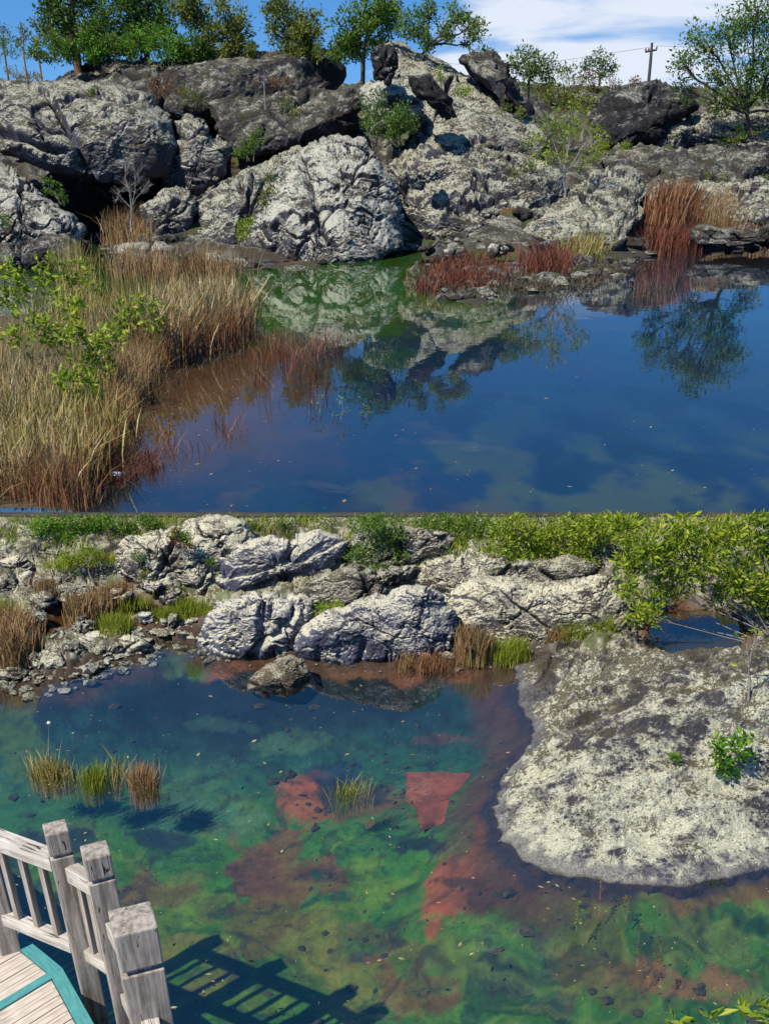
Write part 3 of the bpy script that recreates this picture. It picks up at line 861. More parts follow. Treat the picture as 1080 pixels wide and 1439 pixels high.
rock([(690, 80), (640, 82), (672, 110), (730, 145), (770, 178), (745, 150), (716, 112)], 52, 1.4, R['rock_dark'],
     'dark narrow rock behind the upper slope of the ridge', lean=.8, amp=.3, fs=.8, crack=.8, grp=GU)
rock([(545, 235), (590, 185), (640, 165), (700, 180), (760, 215), (800, 240), (800, 330), (760, 372), (680, 372), (600, 360), (566, 345), (552, 280)], 42.5, 2.6, R['rock_up'],
     'broad rugged blue-grey rock mass rising from the water in the centre', lean=1.7, amp=.55, fs=.75, crack=1.1, cs=1.2, layer=-.8, grp=GU)
rock([(735, 320), (785, 268), (830, 236), (885, 236), (914, 262), (905, 305), (880, 345), (830, 372), (770, 378), (730, 352)], 39.8, 1.9, R['rock_up'],
     'pale tilted rock ledges under the thin birch, at the water', lean=2.7, amp=.45, fs=.85, crack=.9, cs=1.0, layer=1.0, grp=GU)
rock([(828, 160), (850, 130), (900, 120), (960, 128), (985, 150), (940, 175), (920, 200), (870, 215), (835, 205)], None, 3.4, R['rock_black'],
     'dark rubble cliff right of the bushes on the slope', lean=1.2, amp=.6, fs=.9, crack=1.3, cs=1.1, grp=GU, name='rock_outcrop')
rock([(880, 175), (920, 165), (975, 168), (985, 200), (940, 215), (885, 212)], None, 1.9, R['rock_up'],
     'grey ledge under the dark rubble cliff', lean=2.0, amp=.35, fs=.9, crack=1, layer=.6, grp=GU)
rock([(960, 165), (1000, 148), (1060, 150), (1180, 165), (1180, 215), (1060, 222), (975, 212)], None, 2.4, R['rock_up'],
     'grey ledge behind the trunk of the big tree at the right edge', lean=2.0, amp=.45, fs=.9, crack=1.1, layer=.5, grp=GU)
rock([(830, 225), (880, 208), (1000, 205), (1180, 212), (1180, 262), (1000, 268), (920, 262), (850, 255)], None, 2.1, R['rock_dark'],
     'long low dark shelf of rock across the right side', lean=2.4, amp=.45, fs=.8, crack=.8, layer=.8, grp=GU, name='rock_shelf')
rock([(900, 268), (960, 252), (1050, 255), (1180, 260), (1180, 325), (1080, 332), (1000, 325), (910, 335)], None, 1.7, R['rock_up'],
     'grey rock shelf behind the rust-coloured reeds at the right', lean=2.4, amp=.45, fs=.9, crack=1.0, layer=.8, grp=GU, name='rock_shelf')
rock([(965, 318), (990, 310), (1025, 322), (1080, 315), (1180, 318), (1180, 345), (1020, 350), (970, 345)], 42.3, .9, R['rock_dark'],
     'low wet rock strip at the waterline by the right edge', lean=.6, amp=.25, fs=1, crack=.8, grp=GU)
for pts, lb in (([(160, 352), (175, 340), (210, 338), (245, 348), (248, 372), (190, 378), (163, 372)], 'flat tan stone among dry reeds at the back of the inlet'),
                ([(246, 362), (290, 357), (332, 362), (338, 378), (290, 384), (246, 380)], 'flat pale stone right of the tan stone among dry reeds')):
    rock(pts, 38.5, .8, R['rock_pale'], lb, lean=.8, amp=.15, fs=1.2, crack=.4, grp=GU, name='shore_stone')
rock([(60, 338), (90, 330), (112, 340), (108, 372), (40, 385), (-40, 380), (-40, 350), (20, 345)], 38, .9, R['rock_dark'], 'mossy flat stone in the shade at the left end of the inlet', lean=.9, amp=.2, fs=1.2, crack=.4, grp=GU, name='shore_stone')
rng = np.random.default_rng(5)
rub = [(30, 268, 14), (268, 262, 12), (600, 352, 12), (640, 358, 14), (700, 352, 12), (735, 300, 16), (690, 300, 14), (965, 330, 10), (985, 300, 12), (1040, 300, 12),
       (846, 168, 16), (870, 178, 12), (862, 198, 14), (900, 196, 10), (910, 186, 12), (1000, 190, 14), (1030, 240, 12), (950, 238, 14), (300, 250, 12), (262, 232, 12), (690, 205, 12), (600, 245, 14)]
RUBL = ['broken stone on the jagged pale rock at the left edge', 'broken stone between the small rounded rock and the violet flank', 'dark wet stone at the waterline right of the pale front boulder', 'small stone at the waterline under the blue-grey rock mass', 'stone at the waterline left of the red grass by the pale ledges', 'stone stuck in the side of the pale ledges, left', 'stone low on the blue-grey rock mass', 'stone at the foot of the tall rust reeds', 'stone behind the tan reed clump', 'pale stone on the shelf near the right edge', 'broken lump at the left end of the dark rubble cliff', 'broken lump in the middle of the dark rubble cliff', 'lump at the foot of the dark rubble cliff, left', 'lump at the foot of the dark rubble cliff, right', 'small lump just above the grey ledge under the cliff', 'grey stone beside the bright shrub under the big right tree', 'stone on the long low shelf near the right edge', 'stone on the long low shelf behind the rust reeds', 'stone in the dark gap left of the violet flank', 'stone in the dark hollow right of the huge left boulder', 'stone on the lower slope of the pointed ridge', 'stone at the left border of the blue-grey rock mass']
for i, (x, y, r) in enumerate(rub):
    a = np.linspace(0, 6.28, 9)[:-1]
    pts = [(x + r * (1 + .25 * rng.standard_normal()) * math.cos(t), y + r * .62 * (1 + .2 * rng.standard_normal()) * math.sin(t)) for t in a]
    dY = {True: 38.6, False: 40}[y > 325] if y > 280 else (44 if y > 220 else 48)
    if x > 830: dY = None
    rock(pts, dY, r / 32 * .8, [R['rock_up'], R['rock_pale'], R['rock_dark']][i % 3], RUBL[i], lean=.4, amp=.16, fs=1.4, crack=.7, grp='loose stones on the slope', name='loose_stone', sc=.8)

BLKL = ['black block at the upper left of the stepped right slope', 'dark block on the brow of the slope left of the pole', 'black block on the brow directly below the utility pole', 'grey block on the brow right of the utility pole', 'dark wide block left of the big right tree trunk', 'grey block behind the big right tree trunk', 'grey block under the left end of the dark cliff', 'grey flat block under the bright low shrub', 'dark flat block in the middle of the stepped slope', 'grey block below the big right tree', 'long grey block above the rust-red reeds', 'dark block left of the rust-red reeds tops', 'grey block right of the birch crown', 'pale block on the shelf right of the rust-red reeds', 'grey block at the right edge above the waterline', 'small pale block above the rust-red reed tops']
for i, (x, y, rx, ry, mt) in enumerate([(850, 148, 22, 14, 'rock_black'), (885, 142, 18, 12, 'rock_dark'), (925, 140, 20, 12, 'rock_black'), (965, 148, 18, 10, 'rock_up'), (1010, 158, 26, 13, 'rock_dark'), (1060, 165, 24, 12, 'rock_up'), (880, 192, 20, 10, 'rock_up'),
        (930, 196, 24, 10, 'rock_up'), (1000, 215, 26, 9, 'rock_dark'), (1050, 232, 26, 10, 'rock_up'), (985, 235, 22, 9, 'rock_up'), (925, 245, 20, 9, 'rock_dark'), (880, 250, 18, 9, 'rock_up'), (1030, 268, 26, 10, 'rock_pale'), (1075, 285, 22, 12, 'rock_up'), (955, 240, 14, 7, 'rock_pale')]):
    a = np.linspace(0, 6.28, 11)[:-1]
    pts = [(x + rx * (1 + .2 * rng.standard_normal()) * math.cos(t), y + ry * (1 + .2 * rng.standard_normal()) * math.sin(t)) for t in a]
    rock(pts, None, rx / 30, R[mt], BLKL[i], lean=.5, amp=.35, fs=1.0, crack=1.0, layer=.5, grp='craggy blocks on the right slope', name='lava_block', rjit=.12)
# lower shore rocks
GL = 'rocks along the far shore of the lower pond'
kw = dict(grp=GL)
rock([(100, 805), (130, 782), (180, 755), (245, 735), (300, 724), (345, 730), (362, 762), (330, 815), (300, 848), (210, 838), (112, 825)], 11.55, .42, R['rock_lo'],
     'wide pale lumpy rock hump in the upper left of the lower shore', lean=0.49, amp=.11, fs=2.6, crack=1.0, cs=1.2, lump=.6, **kw)
rock([(-30, 770), (0, 765), (60, 760), (110, 770), (100, 800), (50, 812), (-30, 815)], 11.9, .25, R['rock_lodark'],
     'dark fissured rock ledge at the far left of the lower shore', lean=0.38, amp=.08, fs=3, crack=1.2, cs=1.3, layer=.6, **kw)
rock([(296, 818), (302, 785), (322, 762), (380, 744), (450, 742), (486, 760), (492, 788), (450, 815), (380, 830), (310, 846)], 11.4, .42, R['rock_loblue'],
     'layered ledge rock with a pale top and dark undercut, behind the cracked boulder', lean=0.42, amp=.12, fs=2.2, crack=.8, cs=1.2, layer=1.0, **kw)
rock([(395, 845), (440, 812), (520, 790), (600, 798), (625, 830), (560, 860), (440, 880)], 11.0, .4, R['rock_lodark'],
     'brownish mossy rock top between the ledge and the blue-grey shore boulders', lean=0.53, amp=.09, fs=2.4, crack=.7, layer=.5, **kw)
rock([(278, 905), (286, 866), (308, 842), (370, 830), (430, 838), (452, 878), (446, 925), (340, 932), (286, 924)], 10.2, .34, R['rock_loblue'],
     'blue-grey boulder split into blocks by deep cracks, at the water, left of centre', lean=0.30, amp=.10, fs=2.6, crack=1.5, cs=1.3, **kw)
rock([(412, 925), (424, 888), (452, 866), (520, 840), (575, 820), (618, 830), (652, 862), (656, 918), (600, 942), (480, 940)], 10.0, .38, R['rock_loblue'],
     'long blue-grey boulder with a whitish domed top, centre of the lower shore', lean=0.32, amp=.10, fs=2.4, crack=1.2, cs=1.3, **kw)
rock([(618, 915), (616, 840), (670, 808), (760, 812), (862, 802), (892, 850), (880, 898), (800, 925), (700, 935)], 10.35, .42, R['rock_lo'],
     'pale boulder with a dark notch, right of the tan reeds', lean=0.42, amp=.12, fs=2.4, crack=.9, cs=1.1, layer=.4, **kw)
rock([(690, 818), (720, 790), (800, 780), (870, 800), (862, 830), (780, 838)], 11.4, .35, R['rock_lodark'],
     'mossy rock top below the leafy bushes, right of centre', lean=0.46, amp=.09, fs=2.5, crack=.7, **kw)
rock([(560, 820), (590, 785), (660, 762), (720, 780), (740, 830), (650, 850), (580, 850)], 11.3, .4, R['rock_lo'],
     'broad pale outcrop behind the gap between the two long shore boulders', lean=.55, amp=.09, fs=2.2, crack=.8, layer=.5, **kw)
rock([(470, 775), (500, 745), (570, 738), (640, 748), (650, 790), (560, 810), (490, 806)], 11.8, .35, R['rock_lodark'],
     'dark low outcrop under the round green bush', lean=.45, amp=.08, fs=2.4, crack=.8, layer=.5, **kw)
rock([(200, 890), (215, 850), (270, 838), (320, 850), (310, 895), (250, 905)], 10.75, .3, R['rock_lodark'],
     'low dark outcrop joining the rubble to the cracked boulder', lean=.45, amp=.07, fs=3, crack=1, **kw) if False else None
rock([(-40, 830), (0, 810), (60, 812), (130, 820), (150, 850), (60, 868), (-40, 870)], 11.2, .3, R['rock_lodark'],
     'low dark outcrop behind the tan tufts at the left edge', lean=.5, amp=.08, fs=3, crack=1.1, **kw)
rock([(343, 972), (346, 955), (372, 935), (408, 917), (428, 926), (439, 950), (436, 990), (400, 985), (360, 975)], 9.35, .26, R['rock_wedge'],
     'wedge shaped brown rock standing alone in the water near the far shore', lean=.5, amp=.035, fs=4, crack=.6, cs=1.3, flatp=1.5, name='wedge_rock')
rock([(880, 870), (900, 850), (960, 838), (1060, 842), (1130, 860), (1130, 900), (1060, 880), (960, 858), (905, 880)], 11.7, .3, R['rock_lodark'],
     'dark rock bank behind the small pool at the right', lean=0.38, amp=.1, fs=2.5, crack=1, **kw)
rock([(1000, 915), (1030, 880), (1080, 850), (1160, 850), (1160, 960), (1060, 950)], 10.2, .3, R['rock_lodark'],
     'dark rock at the right edge beside the small pool', lean=0.27, amp=.1, fs=2.5, crack=1, **kw)
left = [(20, 945, 26, 15), (62, 928, 30, 20), (95, 915, 28, 22), (130, 898, 24, 18), (150, 915, 26, 14), (185, 905, 26, 17), (115, 880, 20, 14), (160, 888, 18, 12), (40, 868, 34, 18), (78, 898, 18, 12),
        (10, 820, 22, 16), (45, 815, 20, 13), (75, 818, 16, 12), (22, 795, 26, 16), (60, 845, 18, 12), (205, 868, 15, 12), (238, 872, 16, 13), (272, 876, 14, 8), (262, 862, 10, 6), (215, 822, 14, 9), (250, 835, 18, 8),
        (165, 835, 20, 10), (235, 842, 16, 7), (300, 850, 10, 8), (95, 840, 12, 9), (255, 888, 12, 6), (230, 892, 10, 5), (8, 770, 18, 16)]
LOL = ['dark low stone at the left tip of the rubble spit', 'pale-topped block on the rubble spit next to the left tip', 'dark block in the middle of the rubble spit', 'blue-grey block on the spit below the yellow-green tuft, left', 'dark flat block at the water edge of the spit, centre', 'pale stone at the right end of the rubble spit', 'dark stone just left of the yellow-green tuft', 'blue-grey stone right behind the yellow-green tuft', 'large smooth tan stone behind the golden reed clump', 'pale small stone on top of the spit beside the golden clump', 'dark boulder at the left edge below the fissured ledge', 'blue-grey lump among the rubble left of the tan tufts', 'dark small lump among the rubble right of the tan tufts', 'pale lump at the left edge touching the fissured ledge', 'dark stone between the tan tufts and the red puddle', 'blue-grey stone left of the yellow tuft by the puddle', 'dark stone at the near side of the red puddle', 'pale flat pebble at the water left of the cracked boulder', 'small dark pebble above the flat pebble by the cracked boulder', 'blue-grey stone under the foot of the pale hump', 'dark flat stone behind the red puddle, right', 'pale flat stone behind the red puddle, left', 'dark small stone behind the red puddle, middle', 'blue-grey pebble left of the top of the cracked boulder', 'dark stone left of the rust-tan reeds', 'pale wet pebble at the inlet edge, right', 'small dark wet pebble at the inlet edge, left', 'blue-grey stone on the fissured ledge at the left edge']
for i, (x, y, rx, ry) in enumerate(left):
    a = np.linspace(0, 6.28, 11)[:-1]
    pts = [(x + rx * (1 + .18 * rng.standard_normal()) * math.cos(t), y + ry * (1 + .16 * rng.standard_normal()) * math.sin(t) + ry * .15) for t in a]
    zb = 0.0 if y > 890 else .06 + (890 - y) / 120 * .35
    Yb = float(WA(x, y + ry * .8, zb)[1])
    rock(pts, Yb + .05, rx / 150 * .8, [R['rock_lodark'], R['rock_lo'], R['rock_lodark'], R['rock_loblue']][i % 4], LOL[i],
         lean=.6, amp=.045, fs=5, crack=1.0, cs=1.0, grp='broken stones on the left of the lower shore', name='loose_stone', sc=1.0, rjit=.12)


# big boulder at the right: a broad whaleback built over its own plan
def big_boulder():
    pl = BB
    x0, x1 = .9, 4.6; y0, y1 = 5.6, 10.2
    gx = np.arange(x0, x1, .0085); gy = np.arange(y0, y1, .0095)
    A, B = np.meshgrid(gx, gy); Q = np.c_[A.ravel(), B.ravel()]
    P3 = np.c_[Q, np.zeros(len(Q))]
    dd = sdist(Q, pl) + .12 * fbm(P3 * 1.6, 4, 9) + .05 * fbm(P3 * 6, 4, 10)
    t = np.clip(dd / 1.5, -0.5, 1)
    hz = .70 * (1 - (1 - np.clip(t, 0, 1)) ** 1.9) + np.where(t < 0, t * 3, 0)
    hz *= 1 - .30 * sstep(8.2, 6.2, Q[:, 1])
    fold = fbm(P3 * np.array([.7, 1.5, 1]), 4, 21)
    k = np.clip(t * 4, 0, 1)
    hz = hz - .10 * k * np.exp(-((Q[:, 1] - 8.3 - .25 * Q[:, 0] * 0) / .5) ** 2) * sstep(1.4, 2.4, Q[:, 0])
    hz = hz + k * (.24 * fold + .085 * (ridged(P3 * np.array([1.1, 2.4, 1]) + .5 * fold[:, None], 5, 22, .55) - 1.3) + .020 * fbm(P3 * 7, 4, 23, .6) + .008 * fbm(P3 * 30, 3, 25))
    for j_, (ang_, off_, dep_) in enumerate([(.35, 8.45, .07), (-.25, 7.35, .05), (1.15, 4.9, .05), (.1, 9.1, .06), (.6, 8.0, .035)]):
        q_ = -math.sin(ang_) * (Q[:, 0] - 2) + math.cos(ang_) * Q[:, 1] - off_ * math.cos(ang_) + .22 * fbm(P3 * 1.3 + 9 * j_, 5, 400 + j_, .6)
        hz -= k * sstep(-.1, .15, fbm(P3 * .8 + 5 * j_, 3, 420 + j_)) * (dep_ * np.exp(-(q_ / .022) ** 2) + .035 * (q_ > 0) * np.exp(-np.abs(q_) * 3))
    # the lumpy broken left end with its hollow
    lf = sstep(.6, .0, np.hypot((Q[:, 0] - 1.75) / 1.1, (Q[:, 1] - 9.1) / .9) - .1)
    f1, f2, cid = voro(P3 * np.array([4.5, 5, 1]) + 3, 31)
    hz -= lf * k * (.10 * (1 - sstep(0, .22, f2 - f1)) - .05 * (cid - .3))
    hz -= .11 * np.exp(-(((Q[:, 0] - 1.62) / .10) ** 2 + ((Q[:, 1] - 9.0) / .08) ** 2))
    ok = (dd > -.2).reshape(A.shape)
    F_ = grid_faces(len(gy), len(gx))
    keep = ok.ravel()[F_].all(1)
    F_ = F_[keep]
    used = np.unique(F_); mp = -np.ones(len(Q), int); mp[used] = np.arange(len(used))
    V = np.c_[Q, hz][used]
    base = (2.9, 7.8, 0)
    me = mesh_np('whaleback_boulder', V, mp[F_], R['rock_big'], True, loc=base)
    link('whaleback_boulder', me, loc=base, label='very large low boulder with pale lichen at the right of the lower pond', cat='boulder')
    return V
BBV = big_boulder()
def bb_hit(px, py):
    x_, y_ = proj(BBV)
    m_ = np.hypot(x_ - px, y_ - py) < 5
    return float(BBV[m_][:, 1].min()) if m_.any() else 8.0
# pebbles along the shores
def pebbles(name, label, P, size, mat, seed):
    rg = np.random.default_rng(seed)
    t = (1 + 5 ** .5) / 2
    iv = np.array([(-1, t, 0), (1, t, 0), (-1, -t, 0), (1, -t, 0), (0, -1, t), (0, 1, t), (0, -1, -t), (0, 1, -t), (t, 0, -1), (t, 0, 1), (-t, 0, -1), (-t, 0, 1)]) / 1.9
    fi = np.array([(0, 11, 5), (0, 5, 1), (0, 1, 7), (0, 7, 10), (0, 10, 11), (1, 5, 9), (5, 11, 4), (11, 10, 2), (10, 7, 6), (7, 1, 8), (3, 9, 4), (3, 4, 2), (3, 2, 6), (3, 6, 8), (3, 8, 9), (4, 9, 5), (2, 4, 11), (6, 2, 10), (8, 6, 7), (9, 8, 1)])
    n = len(P); sz = size * np.exp(.5 * rg.standard_normal(n))
    V = iv[None] * (1 + .25 * rg.standard_normal((n, 12, 1))) * (sz[:, None] * np.c_[1 + .3 * rg.random(n), np.ones(n), .45 + .3 * rg.random(n)])[:, None] + P[:, None]
    F_ = (np.arange(n)[:, None, None] * 12 + fi[None]).reshape(-1, 3)
    link(name, mesh_np(name, V.reshape(-1, 3), F_, M[mat], False), label=label, cat='pebbles', kind='stuff')
rgp = np.random.default_rng(77)
q = WA(rgp.uniform(-80, 1000, 9000), rgp.uniform(838, 985, 9000), 0)
q = q[(proj(q)[0] < 300) | (rgp.random(9000) < .12)][:, :2]
h_, d_ = lower_height(q)
ok = (d_ < .16) & (d_ > -.55) & (rgp.random(len(q)) < .9 * np.exp(-np.abs(d_ + .05) * 3.5)) & (sdist(q, BB) < -.05)
q, h_ = q[ok][:1100], h_[ok][:1100]
pebbles('pebbles', 'small broken stones scattered along the shoreline of the lower pond', np.c_[q, h_ + .008], .028, 'rock_lodark', 5)
q = WA(rgp.uniform(-40, 1100, 2600), rgp.uniform(930, 1439, 2600), 0)[:, :2]
h_, d_ = lower_height(q)
ok = (d_ > .1) & (sdist(q, BB) < -.08) & (fbm(np.c_[q, 0 * q[:, 0]] * .9, 3, 88) > .02)
pebbles('submerged_stones', 'dark stones and clods lying on the bed under the water of the lower pond', np.c_[q[ok], h_[ok] - .004][:260], .030, 'clod', 7)
def specks(name, label, px0, px1, py0, py1, z_, n_, size, seed, inside):
    rg = np.random.default_rng(seed)
    q_ = WA(rg.uniform(px0, px1, n_), rg.uniform(py0, py1, n_), z_)
    q_ = q_[inside(q_[:, :2])]
    a_ = rg.uniform(0, 6.28, len(q_)); sz = size * np.exp(.5 * rg.standard_normal(len(q_)))
    off_ = np.stack([np.c_[np.cos(a_ + t_) * r_, np.sin(a_ + t_) * r_, 0 * a_] for t_, r_ in ((0, 1), (1.6, .4), (3.1, 1), (4.7, .4))], 1) * sz[:, None, None]
    V = (q_[:, None] + off_ + [0, 0, .004]).reshape(-1, 3)
    link(name, mesh_np(name, V, np.arange(len(V)).reshape(-1, 4), M['dry'], False), label=label, cat='debris', kind='stuff')
specks('floating_leaves', 'tiny dead leaves and straw floating on the lower pond', -20, 1100, 930, 1439, 0, 420, .011, 9, lambda q_: (lower_height(q_)[1] > .05) & (sdist(q_, BB) < -.03))
specks('floating_leaves', 'tiny dead leaves and straw floating on the upper pond', 150, 1100, 400, 716, ZU, 260, .018, 10, lambda q_: upper_height(q_)[1] > .1)
q = WA(rgp.uniform(-60, 1140, 9000), rgp.uniform(335, 425, 9000), ZU)[:, :2]
h_, w_, ds_, l_ = upper_height(q)
ok = (l_ > -.5) & (l_ < 2.2) & (ds_ < -1)
q, h_ = q[ok][:420], h_[ok][:420]
pebbles('pebbles', 'small broken stones on the far shoreline of the upper pond', np.c_[q, h_ + .03], .16, 'rock_dark', 6)

# ------------------------------------------------------------------ foliage
def leaves(centers, dirs, size, rng, fold=True, aspect=.45):
    """folded diamond leaves at centers"""
    n = len(centers)
    d = dirs + .55 * rng.standard_normal((n, 3)); d /= np.linalg.norm(d, axis=1)[:, None]
    s = rng.standard_normal((n, 3)); s -= (s * d).sum(1)[:, None] * d; s /= np.linalg.norm(s, axis=1)[:, None]
    nn = np.cross(d, s)
    L = size * (.4 + 1.1 * rng.random(n) ** 1.4)[:, None]; wd = L * aspect
    a = centers; b = centers + d * L * .45 + s * wd * .5 + nn * L * .08; c_ = centers + d * L - nn * L * .05; e = centers + d * L * .45 - s * wd * .5 + nn * L * .08
    V = np.stack([a, b, c_, e], 1).reshape(-1, 3)
    k = np.arange(n)[:, None] * 4
    return V, np.concatenate([k + [0, 1, 2], k + [0, 2, 3]], 0)


def plant(name, label, cat, group, base, Y, blobs, leafmat, nleaf, lsize, bark='bark', tr=.10, rs=1, clip=None, leafless=False, spread=1.05, nsub=9, aspect=.45, up=.3, stems=None, dY=None):
    """base px; blobs (px,py,r px) at depth Y; trunk and limbs reach every blob, foliage fills them in clumps"""
    rg = np.random.default_rng(rs)
    if Y is None: Y = hit_up(base[0], base[1]) + .1
    if nleaf > 700: nleaf = int(nleaf * (1.6 if Y > 40 else 1.6))
    bp = np.array(WYA(base[0], base[1], Y))
    root = bpy.data.objects.new(name, None); COL.objects.link(root); root.location = bp
    root['label'] = label; root['category'] = cat
    if group: root['group'] = group
    paths = []; C_ = []; D_ = []
    tot = sum(b[2] ** 2 for b in blobs)
    top = min(blobs, key=lambda b: b[1])
    cents = []
    for (x, y, r) in blobs:
        m = r / pxm(y, Y)
        cc = np.array(WYA(x, y, Y)) + np.array([0, rg.uniform(-.6, .6) * (dY if dY else m), 0])
        cc[0] *= cc[1] / Y
        cents.append((cc, m))
    tgt = np.mean([c_[0] for c_ in cents], 0)
    fork = bp + (tgt - bp) * .45 + np.array([0, 0, .0])
    if not stems:
        tp = [bp - [0, 0, .3 * tr * 8 + (1.6 if Y > 50 else 0)]] + [bp + (fork - bp) * t + rg.standard_normal(3) * tr * .5 for t in (.33, .66)] + [fork]
        paths.append((tp, [tr * 1.25, tr, tr * .9, tr * .8]))
    for (cc, m) in cents:
        st = fork if not stems else bp + np.array([rg.uniform(-1, 1) * stems, rg.uniform(-1, 1) * stems * .6, -.05])
        mid1 = st + (cc - st) * .4 + rg.standard_normal(3) * m * .12 + np.array([0, 0, m * .1])
        mid2 = st + (cc - st) * .75 + rg.standard_normal(3) * m * .12
        paths.append(([st, mid1, mid2, cc + [0, 0, m * .3]], [tr * .62, tr * .45, tr * .32, tr * .12]))
        k = max(3, int(nsub * (1.5 if Y > 40 else 1)))
        for j in range(k):
            v = rg.standard_normal(3); v /= np.linalg.norm(v); v *= m * spread * rg.random() ** .45
            sc_ = cc + v
            s0 = mid2 + (cc - mid2) * rg.uniform(-.3, .9)
            paths.append(([s0, (s0 + sc_) / 2 + rg.standard_normal(3) * m * .06, sc_ + v * .12], [tr * .2, tr * .13, tr * .05]))
            if leafless:
                for q in range(4):
                    w_ = rg.standard_normal(3) * m * .3; w_[2] = abs(w_[2])
                    paths.append(([sc_ * .6 + s0 * .4, sc_ + w_ * .5, sc_ + w_], [tr * .1, tr * .07, tr * .03]))
                continue
            nl = int(nleaf * (m * pxm(0, 1) * 0 + 1) * (m ** 2) / sum(c2[1] ** 2 for c2 in cents) / k) + 1
            sg = m * (.21 if Y > 40 else .27)
            q = rg.standard_normal((nl, 3)) * sg * [1, 1, .75]
            C_.append(sc_ + q); dd_ = q / (np.linalg.norm(q, axis=1)[:, None] + 1e-6) + [0, 0, up]
            D_.append(dd_)
    V, Fq = tubes(paths, 5 if tr > .03 else 4)
    if clip:
        keep = (proj(V)[1] > clip)[Fq].all(1); Fq = Fq[keep]
    link('trunk' if not stems else 'stems', mesh_np(name + '_stem', V, Fq, M[bark], True, loc=bp), root)
    if C_:
        C_ = np.concatenate(C_); D_ = np.concatenate(D_)
        if clip:
            ok = proj(C_)[1] > clip + rg.random(len(C_)) ** 3 * 8; C_, D_ = C_[ok], D_[ok]
        V, Ft = leaves(C_, D_, lsize, rg, aspect=aspect)
        lo = link('foliage', mesh_np(name + '_foliage', V, Ft, M[leafmat], False, loc=bp), root); lo['kind'] = 'stuff'
    return root


TG = 'trees on the skyline above the rocks'
plant('tree', 'dark spreading tree with a reddish trunk at the top left, tallest of the left group', 'tree', TG, (107, 82), 60, [(70, 8, 28), (105, -5, 32), (135, 30, 28), (88, 38, 24), (140, 60, 18), (110, -35, 40), (60, -20, 25), (70, 40, 18), (120, 62, 14)], 'leaf_dark', 5600, .19, 'bark_red', .20, 1)
plant('tree', 'dark bushy tree second from the left on the skyline, with two thin trunks', 'tree', TG, (207, 76), 59, [(170, 22, 28), (212, 5, 32), (195, 45, 26), (228, 48, 22), (165, 55, 20), (185, -20, 35), (180, 70, 14), (205, 66, 14)], 'leaf_dark', 5200, .19, 'bark', .15, 2)
plant('tree', 'bright green low tree right of the dark left trees', 'tree', TG, (238, 74), 57, [(235, 60, 22), (210, 62, 20), (185, 60, 16), (255, 66, 12)], 'leaf_bright', 1600, .13, 'bark', .06, 3)
plant('tree', 'olive green tree with an airy round crown, third along the skyline', 'tree', TG, (300, 74), 58, [(278, 22, 24), (318, 25, 28), (338, 48, 18), (300, 52, 18), (258, 20, 14), (262, 0, 22), (285, 62, 12), (325, 62, 10)], 'leaf_olive', 3400, .17, 'bark', .10, 4, nsub=11)
plant('tree', 'yellowish round tree standing alone above the middle of the dark slab', 'tree', TG, (402, 72), 58, [(400, 15, 24), (430, 32, 24), (385, 45, 17), (415, 52, 22), (445, 52, 12), (385, 5, 15), (405, 62, 14)], 'leaf_olive', 3000, .16, 'bark', .09, 5, nsub=11)
plant('tree', 'tree directly above the gap left of the pointed ridge', 'tree', TG, (508, 84), 56, [(492, 38, 22), (525, 14, 24), (515, 45, 24), (548, 35, 22), (500, 66, 15), (545, 8, 18), (480, 60, 14), (530, 62, 14)], 'leaf_mid', 3300, .17, 'bark', .10, 6)
plant('tree', 'crooked tree leaning right above the pointed ridge, open crown', 'tree', TG, (585, 82), 55, [(580, 40, 24), (600, 20, 18), (640, 22, 22), (663, 38, 18), (625, 50, 14), (655, 62, 8), (600, 58, 14)], 'leaf_mid', 2600, .14, 'bark', .10, 7, nsub=8)
plant('shrub', 'pale green shrub behind the ridge, right of the crooked tree', 'shrub', TG, (678, 92), 55, [(676, 78, 14), (690, 84, 9)], 'leaf_bright', 420, .12, 'bark', .05, 8)
plant('tree', 'small tree with a thin top behind the bushy slope, left of the lone tree', 'tree', TG, (742, 122), 60, [(735, 80, 14), (752, 88, 16), (722, 95, 12), (778, 98, 14), (745, 105, 16)], 'leaf_mid', 1400, .14, 'bark', .08, 9)
plant('tree', 'small dark tree alone on the far horizon, left of the utility pole', 'tree', TG, (842, 116), 98, [(835, 84, 12), (848, 92, 14), (862, 96, 8), (822, 94, 8), (845, 104, 8)], 'leaf_dark', 800, .20, 'bark', .10, 10)
plant('tree', 'big spreading tree at the right edge, branches reaching out over the ledges', 'tree', TG, (1062, 208), None, [(958, 92, 20), (985, 62, 26), (1020, 45, 30), (1065, 20, 34), (1060, 75, 34), (1000, 105, 26), (962, 130, 16), (1040, 128, 28), (1078, 120, 26), (1010, 150, 16), (1100, 60, 40), (1090, 160, 22)], 'leaf_mid', 6000, .18, 'bark', .13, 11, nsub=15)
for i, (x, r, mt, lb) in enumerate([(78, 15, 'leaf_mid', 'low bush at the foot of the tall dark tree with the reddish trunk'), (152, 15, 'leaf_dark', 'dark low bush between the two dark trees on the left'), (268, 13, 'leaf_mid', 'low bush left of the olive tree trunk'),
        (335, 12, 'leaf_olive', 'low olive bush right of the olive tree trunk'), (432, 11, 'leaf_olive', 'low olive bush right of the yellowish round tree'), (485, 12, 'leaf_mid', 'low bush left of the tree above the gap'), (120, 14, 'leaf_bright', 'light green low bush right of the reddish trunk')]):
    plant('shrub', lb, 'bush', TG, (x, 86), 57.5, [(x, 84 - r * 1.3, r * 1.2), (x + r * 1.3, 82 - r * .7, r * .9), (x - r * 1.3, 82 - r * .6, r * .9)], mt, 1400, .15, 'bark', .04, 130 + i, stems=.4)
SG = 'shrubs on the rocky slope'
